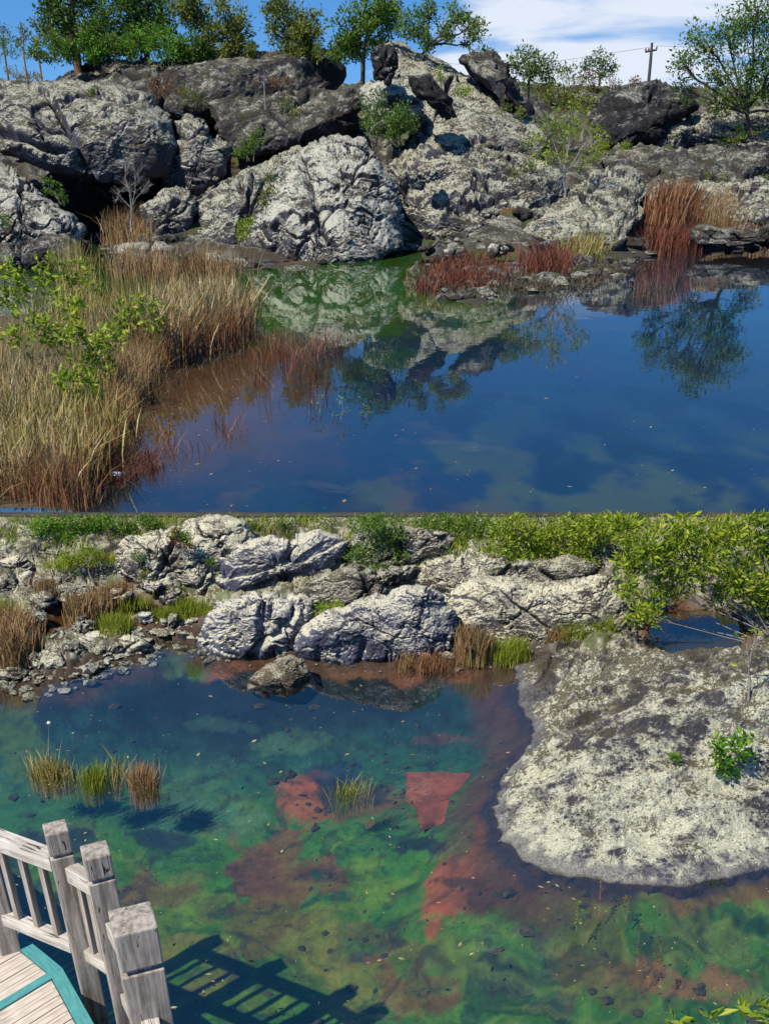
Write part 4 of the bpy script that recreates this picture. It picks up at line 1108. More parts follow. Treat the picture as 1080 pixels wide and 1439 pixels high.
plant('shrub', 'large olive bush filling the slope right of the ridge', 'bush', SG, (795, 205), 78, [(760, 118, 26), (795, 128, 32), (828, 150, 22), (780, 160, 30), (812, 185, 24), (775, 195, 22)], 'leaf_olive', 3000, .20, 'bark', .07, 12, stems=1.0, nsub=11)
plant('shrub', 'rust brown shrub on the horizon, between the olive bush and the dark cliff', 'bush', SG, (840, 132), None, [(835, 118, 16), (858, 118, 12), (815, 118, 10)], 'leaf_rust', 900, .13, 'bark', .05, 13, stems=.6)
plant('shrub', 'rust brown patch of shrub on the horizon right below the utility pole', 'bush', SG, (900, 126), None, [(890, 120, 10), (905, 122, 8), (925, 122, 8)], 'leaf_rust', 500, .15, 'bark', .05, 14, stems=.8)
plant('birch', 'thin young birch with yellow-green leaves growing from the ledges at the water', 'tree', None, (793, 282), 46, [(768, 175, 18), (798, 190, 24), (830, 200, 20), (752, 208, 18), (815, 225, 16), (775, 220, 18), (805, 160, 14)], 'leaf_yel', 1500, .10, 'twig', .055, 15, nsub=9)
plant('shrub', 'green bush growing in the gap right of the undercut slab', 'bush', SG, (545, 205), 45, [(530, 155, 22), (558, 162, 20), (520, 180, 14), (550, 188, 16), (575, 175, 12)], 'leaf_mid', 1900, .10, 'bark', .05, 16, stems=.5)
small = [((352, 225), 43, [(352, 205, 14), (362, 195, 12), (338, 212, 9)], 'leaf_mid', 600, 'green shrub in front of the undercut slab'),
         ((270, 148), 51, [(268, 132, 14), (280, 140, 9)], 'leaf_olive', 450, 'dull green shrub above the huge left boulder, right end'),
         ((236, 138), 50, [(232, 126, 13), (215, 122, 9), (246, 134, 7)], 'leaf_rust', 420, 'orange shrub on the crest of the huge left boulder'),
         ((35, 118), 50, [(38, 106, 12), (18, 106, 10), (50, 110, 8)], 'leaf_gold', 420, 'golden shrub at the top left above the huge boulder'),
         ((20, 82), 58, [(22, 70, 12), (5, 72, 12), (38, 74, 8)], 'leaf_mid', 450, 'low green shrub at the left end of the skyline'),
         ((620, 112), 46.5, [(618, 106, 8)], 'leaf_yel', 160, 'small yellow-green tuft high on the ridge'),
         ((650, 137), 45.5, [(650, 128, 10), (660, 126, 6)], 'leaf_yel', 240, 'yellow-green tuft halfway along the ridge'),
         ((402, 165), 46, [(400, 150, 12), (412, 160, 8)], 'leaf_olive', 350, 'olive tuft on the dark undercut slab'),
         ((392, 126), 50, [(390, 118, 9), (400, 112, 6)], 'leaf_rust', 200, 'brown tuft below the skyline slab'),
         ((130, 138), 44, [(130, 131, 7)], 'leaf_olive', 140, 'small tuft on top of the huge left boulder'),
         ((368, 300), 38.6, [(374, 268, 9), (378, 250, 7), (370, 285, 8)], 'leaf_olive', 360, 'mossy green strip of plants in the cleft of the pale front boulder'),
         ((345, 345), 38.2, [(345, 320, 10), (340, 332, 9), (352, 308, 7)], 'leaf_yel', 380, 'yellow-green plants at the foot of the cleft by the reeds'),
         ((925, 176), None, [(915, 166, 10), (935, 162, 12), (955, 160, 8)], 'leaf_yel', 520, 'bright green low shrub under the dark rubble cliff'),
         ((1040, 208), None, [(1035, 190, 14), (1020, 198, 10), (1060, 190, 12)], 'leaf_yel', 700, 'bright green shrub round the trunk of the big right tree'),
         ((890, 230), None, [(880, 214, 14), (905, 216, 12), (858, 222, 10), (842, 212, 14)], 'leaf_yel', 800, 'bright green shrubs right of the birch'),
         ((1000, 262), None, [(995, 250, 8), (1015, 255, 8)], 'leaf_olive', 260, 'low olive plants on the shelf at the right'),
         ((82, 285), 39.2, [(72, 262, 9), (88, 275, 8), (65, 255, 6)], 'leaf_mid', 300, 'green plants on the jagged pale rock at the left'),
         ((5, 318), 39.2, [(4, 312, 9), (-8, 300, 10)], 'leaf_bright', 250, 'bright green plant at the left edge above the water'),
         ((700, 165), 46, [(705, 150, 10), (728, 160, 9)], 'leaf_olive', 300, 'olive plants where the ridge meets the bush'),
         ((740, 250), 41, [(742, 238, 9), (725, 245, 8)], 'leaf_olive', 260, 'dull green plants left of the birch trunk'),
         ((880, 182), None, [(872, 174, 8), (888, 176, 8)], 'leaf_olive', 260, 'olive tuft in front of the dark rubble cliff, left'),
         ((985, 148), None, [(980, 138, 9), (995, 140, 8)], 'leaf_mid', 300, 'green tuft on the brow left of the big right tree'),
         ((1000, 228), None, [(992, 220, 10), (1010, 222, 10)], 'leaf_yel', 360, 'bright tuft in the middle of the stepped slope below the right tree'),
         ((930, 232), None, [(925, 224, 10), (940, 226, 8)], 'leaf_olive', 300, 'olive tuft left of centre on the stepped slope above the rust reeds'),
         ((1065, 262), None, [(1060, 252, 9), (1075, 255, 9)], 'leaf_mid', 300, 'green tuft low on the stepped slope at the right edge'),
         ((860, 262), None, [(850, 250, 8), (866, 254, 8)], 'leaf_yel', 260, 'yellow-green tuft right of the birch, on the pale ledges'),
         ((960, 205), None, [(955, 198, 7), (968, 200, 6)], 'leaf_rust', 200, 'rusty tuft on the slope right of the bright low shrub'),
         ((450, 82), 55, [(448, 74, 7), (465, 78, 6)], 'leaf_mid', 140, 'small green tuft at the right end of the skyline slab')]
for i, (b, Y, bl, mt, n, lb) in enumerate(small):
    plant('shrub', lb, 'shrub', SG, b, Y, bl, mt, int(n * 1.5), .085, 'twig', .018, 40 + i, stems=.15, nsub=7)
plant('dead_bush', 'leafless grey bush in front of the dark hollow', 'bush', None, (185, 322), 40.2, [(180, 265, 20), (195, 240, 16), (165, 275, 14), (205, 265, 14), (178, 235, 12)], 'leaf_mid', 0, .1, 'twig', .035, 70, leafless=True, nsub=8)
plant('dead_bush', 'bare grey twigs on the face of the skyline slab', 'bush', None, (372, 128), 50.5, [(370, 105, 12), (378, 98, 9), (362, 112, 8)], 'leaf_mid', 0, .1, 'twig', .03, 71, leafless=True, nsub=8)
for k, (x, y) in enumerate([(5, 40), (32, 38), (52, 34)]):
    plant('sapling', ['spindly pale sapling at the very left of the skyline', 'spindly sapling second from the left edge', 'spindly sapling just left of the dark trees'][k], 'tree', TG, (x + 2, 86), 60,
          [(x, y, 8), (x + 4, y + 14, 8), (x - 5, y + 22, 7)], 'leaf_olive', 260, .12, 'twig', .06, 73 + k, nsub=6)

# utility pole with crossarm and wires on the far rise
def utility_pole():
    Y = 110
    b = np.array(WYA(911, 116, Y)); t = np.array(WYA(915.5, 60, Y))
    root = bpy.data.objects.new('utility_pole', None); COL.objects.link(root); root.location = b
    root['label'] = 'distant wooden utility pole with one crossarm on the horizon'; root['category'] = 'utility pole'
    V, F_ = tubes([([b - [0, 0, 1], b + (t - b) * .5, t], [.16, .14, .11])], 8); link('pole', mesh_np('pole', V, F_, M['pole'], True, loc=b), root)
    a1 = np.array(WYA(906, 73, Y)); a2 = np.array(WYA(922, 70, Y))
    V, F_ = tubes([([a1, (a1 + a2) / 2, a2], [.08, .08, .08])], 4); link('crossarm', mesh_np('crossarm', V, F_, M['pole'], True, loc=b), root)
    for k, f in enumerate((.02, .28, .98)):
        p = a1 + (a2 - a1) * f
        V, F_ = tubes([([p, p + [0, 0, .14], p + [0, 0, .3]], [.05, .08, .03])], 6); link('insulator', mesh_np('insulator', V, F_, M['pole'], True, loc=b), root)
        e = np.array(WYA(600 if k < 2 else 1500, 88 if k < 2 else 60, 150))
        mid = (p + e) / 2 - [0, 0, .8]
        V, F_ = tubes([([p + [0, 0, .3], mid, e], [.012] * 3)], 3); link('wire', mesh_np('wire', V, F_, M['pole'], True, loc=b), root)
utility_pole()

# ------------------------------------------------------------------ grass and reeds
def blades(bases, height, width, lean, rng, seg=3, head=False, droop=.25):
    n = len(bases)
    hh = height * (.55 + .6 * rng.random(n)) if np.ndim(height) == 0 else height
    lean_ = lean * np.where(rng.random(n) < .18, 2.2, 1.0)
    az = rng.uniform(0, 2 * math.pi, n); ld = np.c_[np.cos(az), np.sin(az), np.zeros(n)] * (rng.random(n) * lean_)[:, None] + np.array([.06, -.02, 0])
    fz = rng.uniform(-.9, .9, n); wv = np.c_[np.cos(fz), np.sin(fz), np.zeros(n)] * width * (.6 + .8 * rng.random(n))[:, None]
    L = []
    for k in range(seg + 1):
        t = k / seg
        c_ = bases + np.c_[np.zeros(n), np.zeros(n), hh * (t - droop * lean_ * t * t)] + ld * (hh * t ** 1.8)[:, None]
        w_ = wv * ((1 - t) ** .7 * .9 + .1)
        if head and k == seg - 1: w_ = wv * 1.7
        L += [c_ - w_ / 2, c_ + w_ / 2]
    V = np.stack(L, 1).reshape(-1, 3)
    k = np.arange(n)[:, None] * (2 * seg + 2)
    Fq = np.concatenate([k + [2 * j, 2 * j + 1, 2 * j + 3, 2 * j + 2] for j in range(seg)], 0)
    return V, Fq


def in_poly(pts, n, rng):
    P = np.array(pts, float); lo, hi = P.min(0), P.max(0)
    out = np.zeros((0, 2))
    while len(out) < n:
        q = lo + rng.random((n * 2, 2)) * (hi - lo)
        out = np.r_[out, q[sdist(q, P) > 0]]
    return out[:n]


def grass(name, label, cat, pts, z, n, h, w, mat, seed, lean=.35, group=None, ntuft=0, gz=None, head=False, clip=None, kind='stuff', sig=.12, sink=0):
    rg = np.random.default_rng(seed)
    if ntuft:
        c_ = in_poly(pts, ntuft, rg); pp = c_[rg.integers(0, ntuft, n)]
        B = WA(pp[:, 0], pp[:, 1], z); B[:, :2] += rg.standard_normal((n, 2)) * sig
    else:
        pp = in_poly(pts, n, rg); B = WA(pp[:, 0], pp[:, 1], z)
    if gz is not None: B[:, 2] = gz(B[:, :2])[0] - .01
    B[:, 2] -= sink
    V, Fq = blades(B, h + sink, w, lean, rg, head=head)
    if clip is not None:
        keep = (proj(V)[1] > clip)[Fq].all(1); Fq = Fq[keep]
    b = B.mean(0)
    o = link(name, mesh_np(name, V, Fq, M[mat], False, loc=b), loc=b, label=label, cat=cat, group=group, kind=kind)
    return o


RB = 'reeds on the near bank of the upper pond'
near1 = [(-60, 718), (98, 718), (130, 690), (110, 640), (60, 600), (-60, 590)]
near1b = [(-60, 640), (20, 610), (70, 580), (150, 590), (175, 620), (130, 690), (60, 700)]
grass('reed_bed', 'tall dry golden reeds at the left edge, nearest part of the bank', 'reeds', near1, ZU, 2500, .85, .010, 'dry', 11, .5, RB, 90, head=True, sig=.10)
grass('reed_bed', 'greenish dry reeds mixed into the bank at the left, behind the nearest ones', 'reeds', near1b, ZU, 1900, .85, .011, 'dryg', 12, .35, RB, 70, head=True, sig=.14)
grass('reed_bed', 'pinkish brown low reeds along the water at the lower left of the bank', 'reeds', [(20, 716), (110, 716), (150, 660), (172, 600), (120, 620), (60, 680)], ZU, 2200, .75, .011, 'rust', 13, .4, RB, 60, sig=.12)
grass('reed_bed', 'golden reeds left of the leafy plants', 'reeds', [(-60, 620), (-60, 520), (40, 540), (100, 590), (60, 640)], ZU, 1400, .9, .011, 'dry', 14, .4, RB, 60, sig=.16, head=True)
grass('reed_bed', 'dry reeds at the bend of the bank beside the brown water', 'reeds', [(140, 600), (150, 560), (200, 520), (240, 505), (225, 520), (188, 556), (175, 590)], ZU, 1500, .8, .013, 'tan', 15, .45, RB, 40, sig=.15)
grass('reed_bed', 'dense golden reeds on the tip of the bank in front of the green water', 'reeds', [(190, 520), (200, 480), (260, 455), (335, 455), (350, 474), (300, 495), (228, 516)], ZU, 3000, 1.25, .017, 'dry', 16, .45, RB, 90, sig=.22, head=True)
grass('reed_bed', 'reddish brown reed stems along the tip of the bank', 'reeds', [(190, 524), (240, 500), (300, 490), (348, 470), (345, 482), (300, 500), (228, 520)], ZU, 1400, 1.0, .018, 'rust', 17, .3, RB, 50, sig=.15)
grass('reed_bed', 'thin dry reeds in front of the flat stones at the back of the inlet', 'reeds', [(165, 395), (170, 380), (240, 388), (330, 392), (335, 402), (250, 402)], ZU - .1, 900, 1.2, .025, 'tan', 18, .45, RB, 40, sig=.3)
grass('reed_bed', 'tan reeds round the foot of the dead bush', 'reeds', [(158, 345), (160, 320), (220, 330), (235, 350)], ZU + .3, 500, 1.4, .028, 'tan', 19, .5, RB, 20, sig=.3)
grass('reed_bed', 'olive reeds between the leafy plants and the inlet', 'reeds', [(60, 440), (100, 430), (200, 440), (260, 450), (200, 490), (80, 480)], ZU, 700, .95, .016, 'dryg', 20, .45, RB, 50, sig=.25)
grass('reed_bed', 'yellow-green tuft of reeds standing in the dark inlet', 'reeds', [(88, 418), (118, 416), (122, 424), (90, 426)], ZU, 350, 1.5, .022, 'dryg', 21, .3, RB, 8, sig=.2)
grass('reed_bed', 'sparse dry stalks over the middle of the bank', 'reeds', [(-60, 560), (-60, 470), (60, 480), (180, 520), (150, 560), (60, 560)], ZU, 800, .9, .013, 'dryg', 22, .6, RB, 60, sig=.2)
RG = 'red and rust grasses at the upper pond'
grass('red_grass', 'dark red water plants on the mud bank, left of centre of the far shore', 'grass', [(604, 412), (610, 380), (660, 366), (705, 372), (700, 398), (650, 416)], ZU, 1500, .62, .028, 'redg', 31, .8, RG, 60, sig=.35)
grass('red_grass', 'red grass at the foot of the pale ledges', 'grass', [(740, 395), (742, 375), (790, 370), (792, 392)], ZU, 650, 1.0, .028, 'redg', 32, .6, RG, 25, sig=.25)
grass('rust_reeds', 'tall rust-red reed clump standing at the far right shore', 'reeds', [(912, 350), (914, 337), (960, 335), (964, 350)], ZU, 1000, 2.25, .026, 'rust', 33, .22, RG, 30, sig=.25, head=True)
grass('red_grass', 'dark red lower leaves at the base of the tall rust reeds', 'grass', [(896, 362), (905, 345), (965, 345), (970, 358)], ZU, 800, 1.1, .032, 'redg', 34, .4, RG, 25, sig=.3)
grass('tan_reeds', 'tan reed clump right of the rust-red one', 'reeds', [(975, 345), (980, 330), (1015, 330), (1018, 346)], ZU, 700, 1.9, .032, 'tan', 35, .3, RG, 20, sig=.3)
grass('tan_reeds', 'pale dry grass fringe along the shore at the right edge', 'reeds', [(1015, 348), (1020, 336), (1120, 330), (1120, 348)], ZU, 900, .9, .03, 'tan', 36, .4, RG, 30, sig=.3)
grass('yellow_grass', 'yellowish grass beside the pale ledges at the water', 'grass', [(792, 372), (800, 360), (840, 358), (842, 372)], ZU, 600, 1.0, .03, 'dryg', 37, .5, RG, 15, sig=.25)
grass('brown_sedge', 'brown matted sedge covering the mud bank in front of the ledges', 'grass', [(604, 416), (640, 424), (690, 405), (760, 412), (830, 400), (885, 378), (880, 368), (800, 385), (720, 392), (640, 400), (600, 404)], ZU - .05, 2800, .35, .035, 'sedge', 38, 1.1, RG, 120, sig=.4)
grass('red_water_grass', 'reddish water weeds in the shallows right of the reed tip', 'grass', [(350, 510), (360, 480), (400, 470), (470, 478), (478, 490), (420, 512)], ZU - .05, 330, .5, .010, 'rust', 39, .9, RG, 60, sig=.25)
grass('red_water_grass', 'sparse red stalks standing out in the blue water', 'grass', [(350, 560), (370, 500), (500, 470), (480, 540), (430, 600)], ZU - .05, 170, .75, .012, 'redg', 40, .5, RG, 20, sig=.10)
grass('red_water_grass', 'red and tan stalks in the water right of the nearest reeds', 'grass', [(180, 670), (190, 630), (330, 590), (345, 620), (230, 670)], ZU - .05, 170, .45, .009, 'rust', 41, .8, RG, 22, sig=.08)
grass('red_water_grass', 'bright red weed patch at the foot of the nearest reeds', 'grass', [(140, 690), (145, 640), (165, 620), (172, 660), (232, 640), (236, 662), (170, 690)], ZU - .05, 620, .34, .009, 'redg', 42, .7, RG, 26, sig=.07)
grass('brown_sedge', 'brown fringe of dead stems on the water along the near bank', 'grass', [(100, 717), (150, 640), (185, 560), (230, 516), (340, 478), (370, 490), (260, 530), (210, 580), (185, 660), (150, 717)], ZU - .05, 1500, .30, .012, 'sedge', 43, 1.0, RG, 110, sig=.12)

# leafy plants on the near bank of the upper pond
LP = 'leafy plants among the reeds'
for i, (b, bl, n, lb) in enumerate([((20, 520), [(30, 400, 16), (60, 385, 14), (12, 420, 14), (75, 415, 12)], 240, 'sprawling leafy plant at the left, in front of the dark inlet'),
        ((60, 560), [(45, 450, 20), (80, 470, 18), (100, 440, 16), (20, 470, 16)], 360, 'yellow-green leafy plant in the middle of the bank at the left'),
        ((125, 570), [(125, 500, 22), (150, 475, 18), (110, 470, 18), (140, 530, 18)], 420, 'bright leafy plant in the centre of the near bank'),
        ((190, 520), [(180, 440, 18), (205, 425, 16), (165, 455, 16), (215, 455, 14)], 320, 'leafy plant left of the dense golden reeds'),
        ((15, 460), [(8, 372, 14), (25, 388, 12), (-5, 390, 14)], 200, 'small yellow-green leafy plant at the left edge'),
        ((100, 470), [(95, 395, 14), (115, 380, 12), (80, 370, 12), (130, 400, 12)], 190, 'leafy plant with thin stems over the dark inlet'),
        ((210, 500), [(225, 470, 12), (200, 480, 12), (240, 440, 10)], 150, 'small leafy plant at the foot of the dense golden reeds'),
        ((90, 610), [(120, 545, 14), (95, 530, 14), (135, 560, 10)], 180, 'small bright leafy plant low in the middle of the near bank')]):
    plant('leafy_plant', lb, 'plant', LP, b, float(WA(b[0], b[1], ZU)[1]), bl, 'leaf_yel', int(n * 1.3), .12, 'twig', .012, 90 + i, stems=.3, nsub=9, dY=.5, aspect=.5)
for i, (x, y, h, mt) in enumerate([(480, 590, 28, 'leaf_yel'), (448, 580, 22, 'leaf_olive'), (515, 585, 14, 'leaf_olive')]):
    plant('water_weed', ['taller weed with pale leaves standing in the blue water', 'small weed left of the taller one in the blue water', 'tiny weed right of the taller one in the blue water'][i], 'plant', None,
          (x, y), float(WA(x, y, ZU)[1]), [(x, y - h, 6), (x + 3, y - h * .5, 7), (x - 6, y - 6, 6)], mt, 40, .07, 'twig', .008, 110 + i, stems=.03, nsub=3, aspect=.25)
for i, (x, y, r, lb) in enumerate([(163, 667, 10, 'small round white flower head on the water beside the red weeds'), (957, 341, 3, 'tiny white speck of litter at the foot of the rust reeds')]):
    p = W(x, y, ZU + .06); rr_ = r / pxm(y, p.y)
    th = np.arange(16) * math.pi / 8
    V = np.concatenate([np.c_[np.cos(th), .8 * np.sin(th), 0 * th] * rr_ * a + [0, 0, zz_ * rr_] for a, zz_ in ((.75, -.2), (1, 0), (.85, .22), (.4, .35), (.01, .38))])
    link('white_flower' if i == 0 else 'litter', mesh_np('white_flower', V + np.array(p), grid_faces(5, 16, True), M['white'], True, loc=p), loc=p, label=lb, cat='flower' if i == 0 else 'litter')

# lower shore vegetation
CL = 722
LS = 'bushes along the top of the lower bank'
def lp(lb, b, Y, bl, mt, n, ls=.05, rs=0, st=.12, nsub=10, cat='bush', clip=CL, tr=.012, aspect=.42, name='shrub', grp=LS, bark='twig', dY=None):
    return plant(name, lb, cat, grp, b, Y, bl, mt, n, ls, bark, tr, rs, clip=clip, stems=st, nsub=nsub, aspect=aspect, dY=dY)
lp('round green bush above the long blue-grey boulder', (530, 812), 11.6, [(515, 750, 26), (545, 758, 24), (500, 780, 16), (530, 785, 22), (562, 780, 14), (525, 730, 20)], 'leaf_mid', 2600, .04, 201)
lp('yellow-green bush above the pale boulder with the dark notch', (730, 825), 11.6, [(700, 760, 26), (740, 775, 28), (725, 740, 24), (765, 795, 16), (680, 780, 16)], 'leaf_yel', 2000, .05, 202)
lp('leafy bush at the top between the round bush and the yellow-green one', (635, 790), 12.1, [(620, 745, 22), (650, 755, 22), (600, 735, 16), (670, 740, 20), (590, 750, 14)], 'leaf_mid', 1700, .045, 203)
lp('tall leafy bush at the top right of centre', (805, 830), 11.7, [(790, 745, 26), (825, 765, 26), (770, 765, 20), (840, 735, 26), (810, 790, 20)], 'leaf_yel', 2200, .055, 204)
lp('large yellow-green bush overhanging the small pool at the right', (1110, 905), 10.0, [(880, 745, 26), (920, 770, 30), (890, 800, 24), (960, 745, 30), (930, 820, 26), (985, 800, 30), (1020, 760, 32), (905, 850, 18), (1040, 820, 32), (1075, 780, 32), (1075, 850, 28), (880, 830, 16), (1110, 820, 34), (1010, 850, 16), (915, 880, 10), (1060, 740, 30)], 'leaf_yel', 5600, .070, 205, .18, 13, tr=.012, dY=.5, aspect=.4)
lp('dark green bush in the shade behind the small pool', (970, 850), 12.0, [(950, 790, 30), (1010, 800, 30), (980, 830, 20), (890, 780, 26), (860, 800, 16), (1060, 790, 30)], 'leaf_mid', 2400, .055, 206, .4)
lp('spreading bright green bush at the top left corner', (110, 765), 12.1, [(60, 738, 18), (100, 735, 18), (135, 742, 16), (80, 750, 12), (155, 735, 14)], 'leaf_bright', 2400, .04, 207, .4)
lp('green bush right of the corner bush, top left', (190, 765), 12.1, [(180, 740, 14), (205, 735, 14), (165, 755, 10), (215, 745, 10)], 'leaf_mid', 1100, .04, 208, .2)
lp('low yellow-green ground shrub in front of the corner bush', (110, 806), 11.6, [(100, 790, 13), (122, 782, 12), (85, 795, 9), (135, 778, 8)], 'leaf_yel', 1100, .03, 209, .2)
lp('small shrub with red stems and green tips on the pale hump', (256, 780), 11.3, [(254, 758, 10), (262, 766, 8), (246, 750, 6)], 'leaf_rust', 300, .04, 210)
lp('green tip of growth over the red stemmed shrub on the pale hump', (254, 765), 11.3, [(252, 750, 8), (260, 756, 6)], 'leaf_bright', 160, .04, 211)
for i, (x, y, r, mt, lb) in enumerate([(193, 782, 8, 'leaf_mid', 'small green tuft on the left of the pale hump'), (296, 790, 7, 'leaf_mid', 'small green tuft left of the layered ledge'), (246, 828, 8, 'leaf_olive', 'olive tuft at the foot of the pale hump, right'),
        (205, 812, 10, 'leaf_olive', 'olive tuft at the foot of the pale hump, left'), (30, 745, 12, 'leaf_mid', 'dark green tuft at the left edge, top of the bank'), (350, 738, 10, 'leaf_mid', 'green tuft at the top above the ledge, left'),
        (395, 732, 14, 'leaf_mid', 'green tuft at the top above the ledge, middle'), (455, 732, 14, 'leaf_mid', 'green tuft at the top above the ledge, right'), (280, 735, 12, 'leaf_mid', 'green tuft at the top of the pale hump'),
        (320, 728, 10, 'leaf_olive', 'olive tuft at the top between pale hump and ledge'), (945, 1062, 7, 'leaf_bright', 'tiny green plant on the middle of the very large boulder')]):
    Yr = bb_hit(x, y + r) if y > 1000 else (11.3 if y > 770 else 12.2)
    lp(lb, (x, y + r), Yr, [(x, y, r), (x + r * .8, y + r * .3, r * .6)], mt, int(r * 26), .03, 220 + i, .04, 5, clip=CL, tr=.005)
lp('green shrub growing from the long boulder, left of its dome', (462, 872), 10.2, [(455, 858, 10), (468, 852, 12), (445, 865, 7), (480, 856, 7)], 'leaf_yel', 480, .04, 240, .05)
lp('bright green leafy shrub on the right of the very large boulder', (1022, 1085), bb_hit(1022, 1085), [(1012, 1060, 14), (1032, 1045, 14), (1018, 1078, 14), (1048, 1035, 10), (1008, 1040, 8), (1046, 1062, 10)], 'leaf_bright', 520, .06, 241, .04, cat='shrub', grp=None, tr=.008)
plant('sapling', 'thin bare grey stem rising from behind the very large boulder under the big bush', 'tree', None, (1052, 980), bb_hit(1052, 980), [(1050, 925, 10), (1042, 895, 12), (1060, 880, 10)], 'leaf_yel', 20, .05, 'twig', .012, 242, nsub=2)
lp('leafy spray poking into the bottom right corner', (1030, 1500), 3.55, [(1000, 1436, 14), (1050, 1424, 16), (1078, 1432, 12), (940, 1440, 12)], 'leaf_yel', 60, .085, 243, .05, 6, cat='plant', grp=None, tr=.006, aspect=.38, name='leafy_plant')

grass('ground_cover', 'low green growth along the straight top edge of the lower bank', 'ground cover', [(-60, 760), (-60, 742), (1140, 742), (1140, 762)], .6, 5200, .17, .012, 'ygr', 290, .9, None, 220, gz=lower_height, sig=.10, clip=721)
grass('ground_cover', 'dark green growth on the upper bank at the right, between the bushes', 'ground cover', [(480, 790), (500, 750), (900, 750), (900, 800), (700, 790)], .5, 3000, .13, .012, 'leaf_mid', 291, 1.0, None, 140, gz=lower_height, sig=.08, clip=721)
GG = 'grass tufts round the lower pond'
def gl(lb, pts, z, n, h, mt, sd, lean=.35, nt=12, sig=.05, w=.009, name='grass_tuft', head=False, clip=CL, cat='grass'):
    return grass(name, lb, cat, pts, z, n, h, w, mt, sd, lean, GG, nt, sig=sig, head=head, clip=clip)
gl('bright yellow-green grass at the water between the two pale boulders', [(668, 938), (675, 925), (730, 918), (735, 930)], 0, 900, .26, 'ygr', 301, .5, 20)
gl('tall tan reeds at the right end of the long boulder', [(640, 935), (645, 922), (680, 920), (682, 938)], 0, 520, .42, 'tan', 302, .25, 10, head=True)
gl('large yellow-green grass tussock beside the pale notched boulder', [(782, 905), (790, 895), (850, 892), (855, 906)], .05, 1300, .34, 'ygr', 303, .45, 22)
gl('tan dry grass under the yellow-green tussock', [(765, 908), (770, 898), (800, 898), (800, 908)], .03, 350, .25, 'tan', 304, .5, 10)
gl('short rust reeds in the water under the long boulder, right part', [(590, 945), (592, 934), (640, 934), (640, 944)], 0, 260, .20, 'rust', 305, .3, 12)
gl('short tan reeds in the water under the long boulder, middle', [(560, 942), (565, 934), (590, 934), (588, 942)], 0, 110, .2, 'tan', 306, .3, 7)
gl('thick golden reed clump at the left edge of the lower shore', [(-40, 945), (-40, 905), (30, 900), (58, 915), (35, 940)], 0, 3000, .48, 'tan', 307, .35, 50, .07, head=True, name='reed_clump')
gl('golden green reeds behind the golden clump at the left edge', [(-30, 885), (0, 870), (30, 872), (25, 890)], .1, 700, .34, 'ygr', 308, .35, 18)
gl('rust-tan reeds in the red puddle at the left', [(105, 888), (110, 872), (150, 868), (152, 884)], .04, 800, .42, 'tan', 309, .25, 16, head=True)
gl('yellow-green grass tuft on the rocks right of the rust-tan reeds', [(145, 898), (150, 888), (182, 886), (180, 898)], .06, 700, .27, 'ygr', 310, .4, 12)
gl('yellow-green grass on the far side of the red puddle, right', [(255, 872), (258, 862), (292, 862), (292, 872)], .08, 600, .24, 'ygr', 311, .4, 12)
gl('yellow grass between the small stones right of the puddle', [(218, 882), (222, 872), (250, 874), (248, 884)], .05, 400, .24, 'ygr', 312, .4, 8)
gl('tan reeds behind the red puddle', [(145, 852), (150, 842), (180, 842), (180, 852)], .12, 380, .3, 'rust', 313, .3, 8)
gl('small tan tufts on the rubble at the left', [(42, 840), (45, 828), (75, 828), (75, 842)], .2, 400, .26, 'tan', 314, .35, 8)
gl('dry olive grass on the bank behind the rubble', [(60, 800), (90, 780), (170, 770), (160, 790), (110, 805)], .42, 500, .13, 'ygr', 315, .6, 20)
gl('yellow-green grass along the top of the red puddle', [(165, 850), (200, 846), (205, 852), (168, 858)], .1, 260, .2, 'ygr', 316, .4, 8)
WT = 'grass tufts standing in the lower pond'
for i, (x, y, n, h, mt, lb) in enumerate([(66, 1088, 260, .34, 'dryg', 'left tuft of purplish and green grass standing in the lower pond'), (95, 1088, 90, .22, 'dryg', 'short sparse grass between the left and middle tufts in the water'),
        (130, 1098, 240, .30, 'ygr', 'middle yellow tuft standing in the lower pond'), (155, 1090, 60, .36, 'dryg', 'thin curved stalks right of the middle tuft in the water'), (203, 1100, 420, .32, 'tan', 'dense orange tuft, right one of the three in the lower pond'),
        (482, 1115, 50, .26, 'ygr', 'sparse green sprig over the dark weed patch in the middle of the lower pond'), (500, 1110, 40, .2, 'dryg', 'thin dry stalks right of the green sprig in mid pond')]):
    grass('water_tuft', lb, 'grass', [(x - 10, y + 4), (x - 10, y - 4), (x + 10, y - 4), (x + 10, y + 4)], 0, int(n * 1.5), h * .62, .0042, mt, 330 + i, .28, WT, 7, sig=.045, head=True, sink=.22)
for i, (x, y, h, mt) in enumerate([(810, 1300, 30, 'leaf_yel'), (842, 1280, 42, 'leaf_rust'), (880, 1288, 26, 'leaf_gold'), (895, 1352, 44, 'leaf_rust'), (926, 1356, 30, 'leaf_rust')]):
    plant('water_weed', ['pale green weed sprig in the water below the very large boulder, leftmost', 'tall leaning rusty weed just below the boulder', 'small golden weed at the right below the boulder',
                         'tall rusty weed stalk over the brown streak, lower right', 'short curved rusty weed, right of the tall stalk'][i], 'plant', 'weed sprigs in the near water',
          (x, y), float(WA(x, y, 0)[1]), [(x + 2, y - h, 4), (x, y - h * .55, 5), (x + 1, y - h * .25, 4)], mt, 46, .022, 'twig', .003, 350 + i, stems=.008, nsub=3, aspect=.4)
plant('white_flower', 'single small white bloom on a thin stem above the left water tuft', 'flower', None, (69, 1060), float(WA(69, 1088, 0)[1]) , [(69, 1018, 3)], 'leaf_yel', 6, .02, 'twig', .004, 360, nsub=1)
p = WY(69, 1016, float(WA(69, 1088, 0)[1])); th = np.arange(10) * math.pi / 5
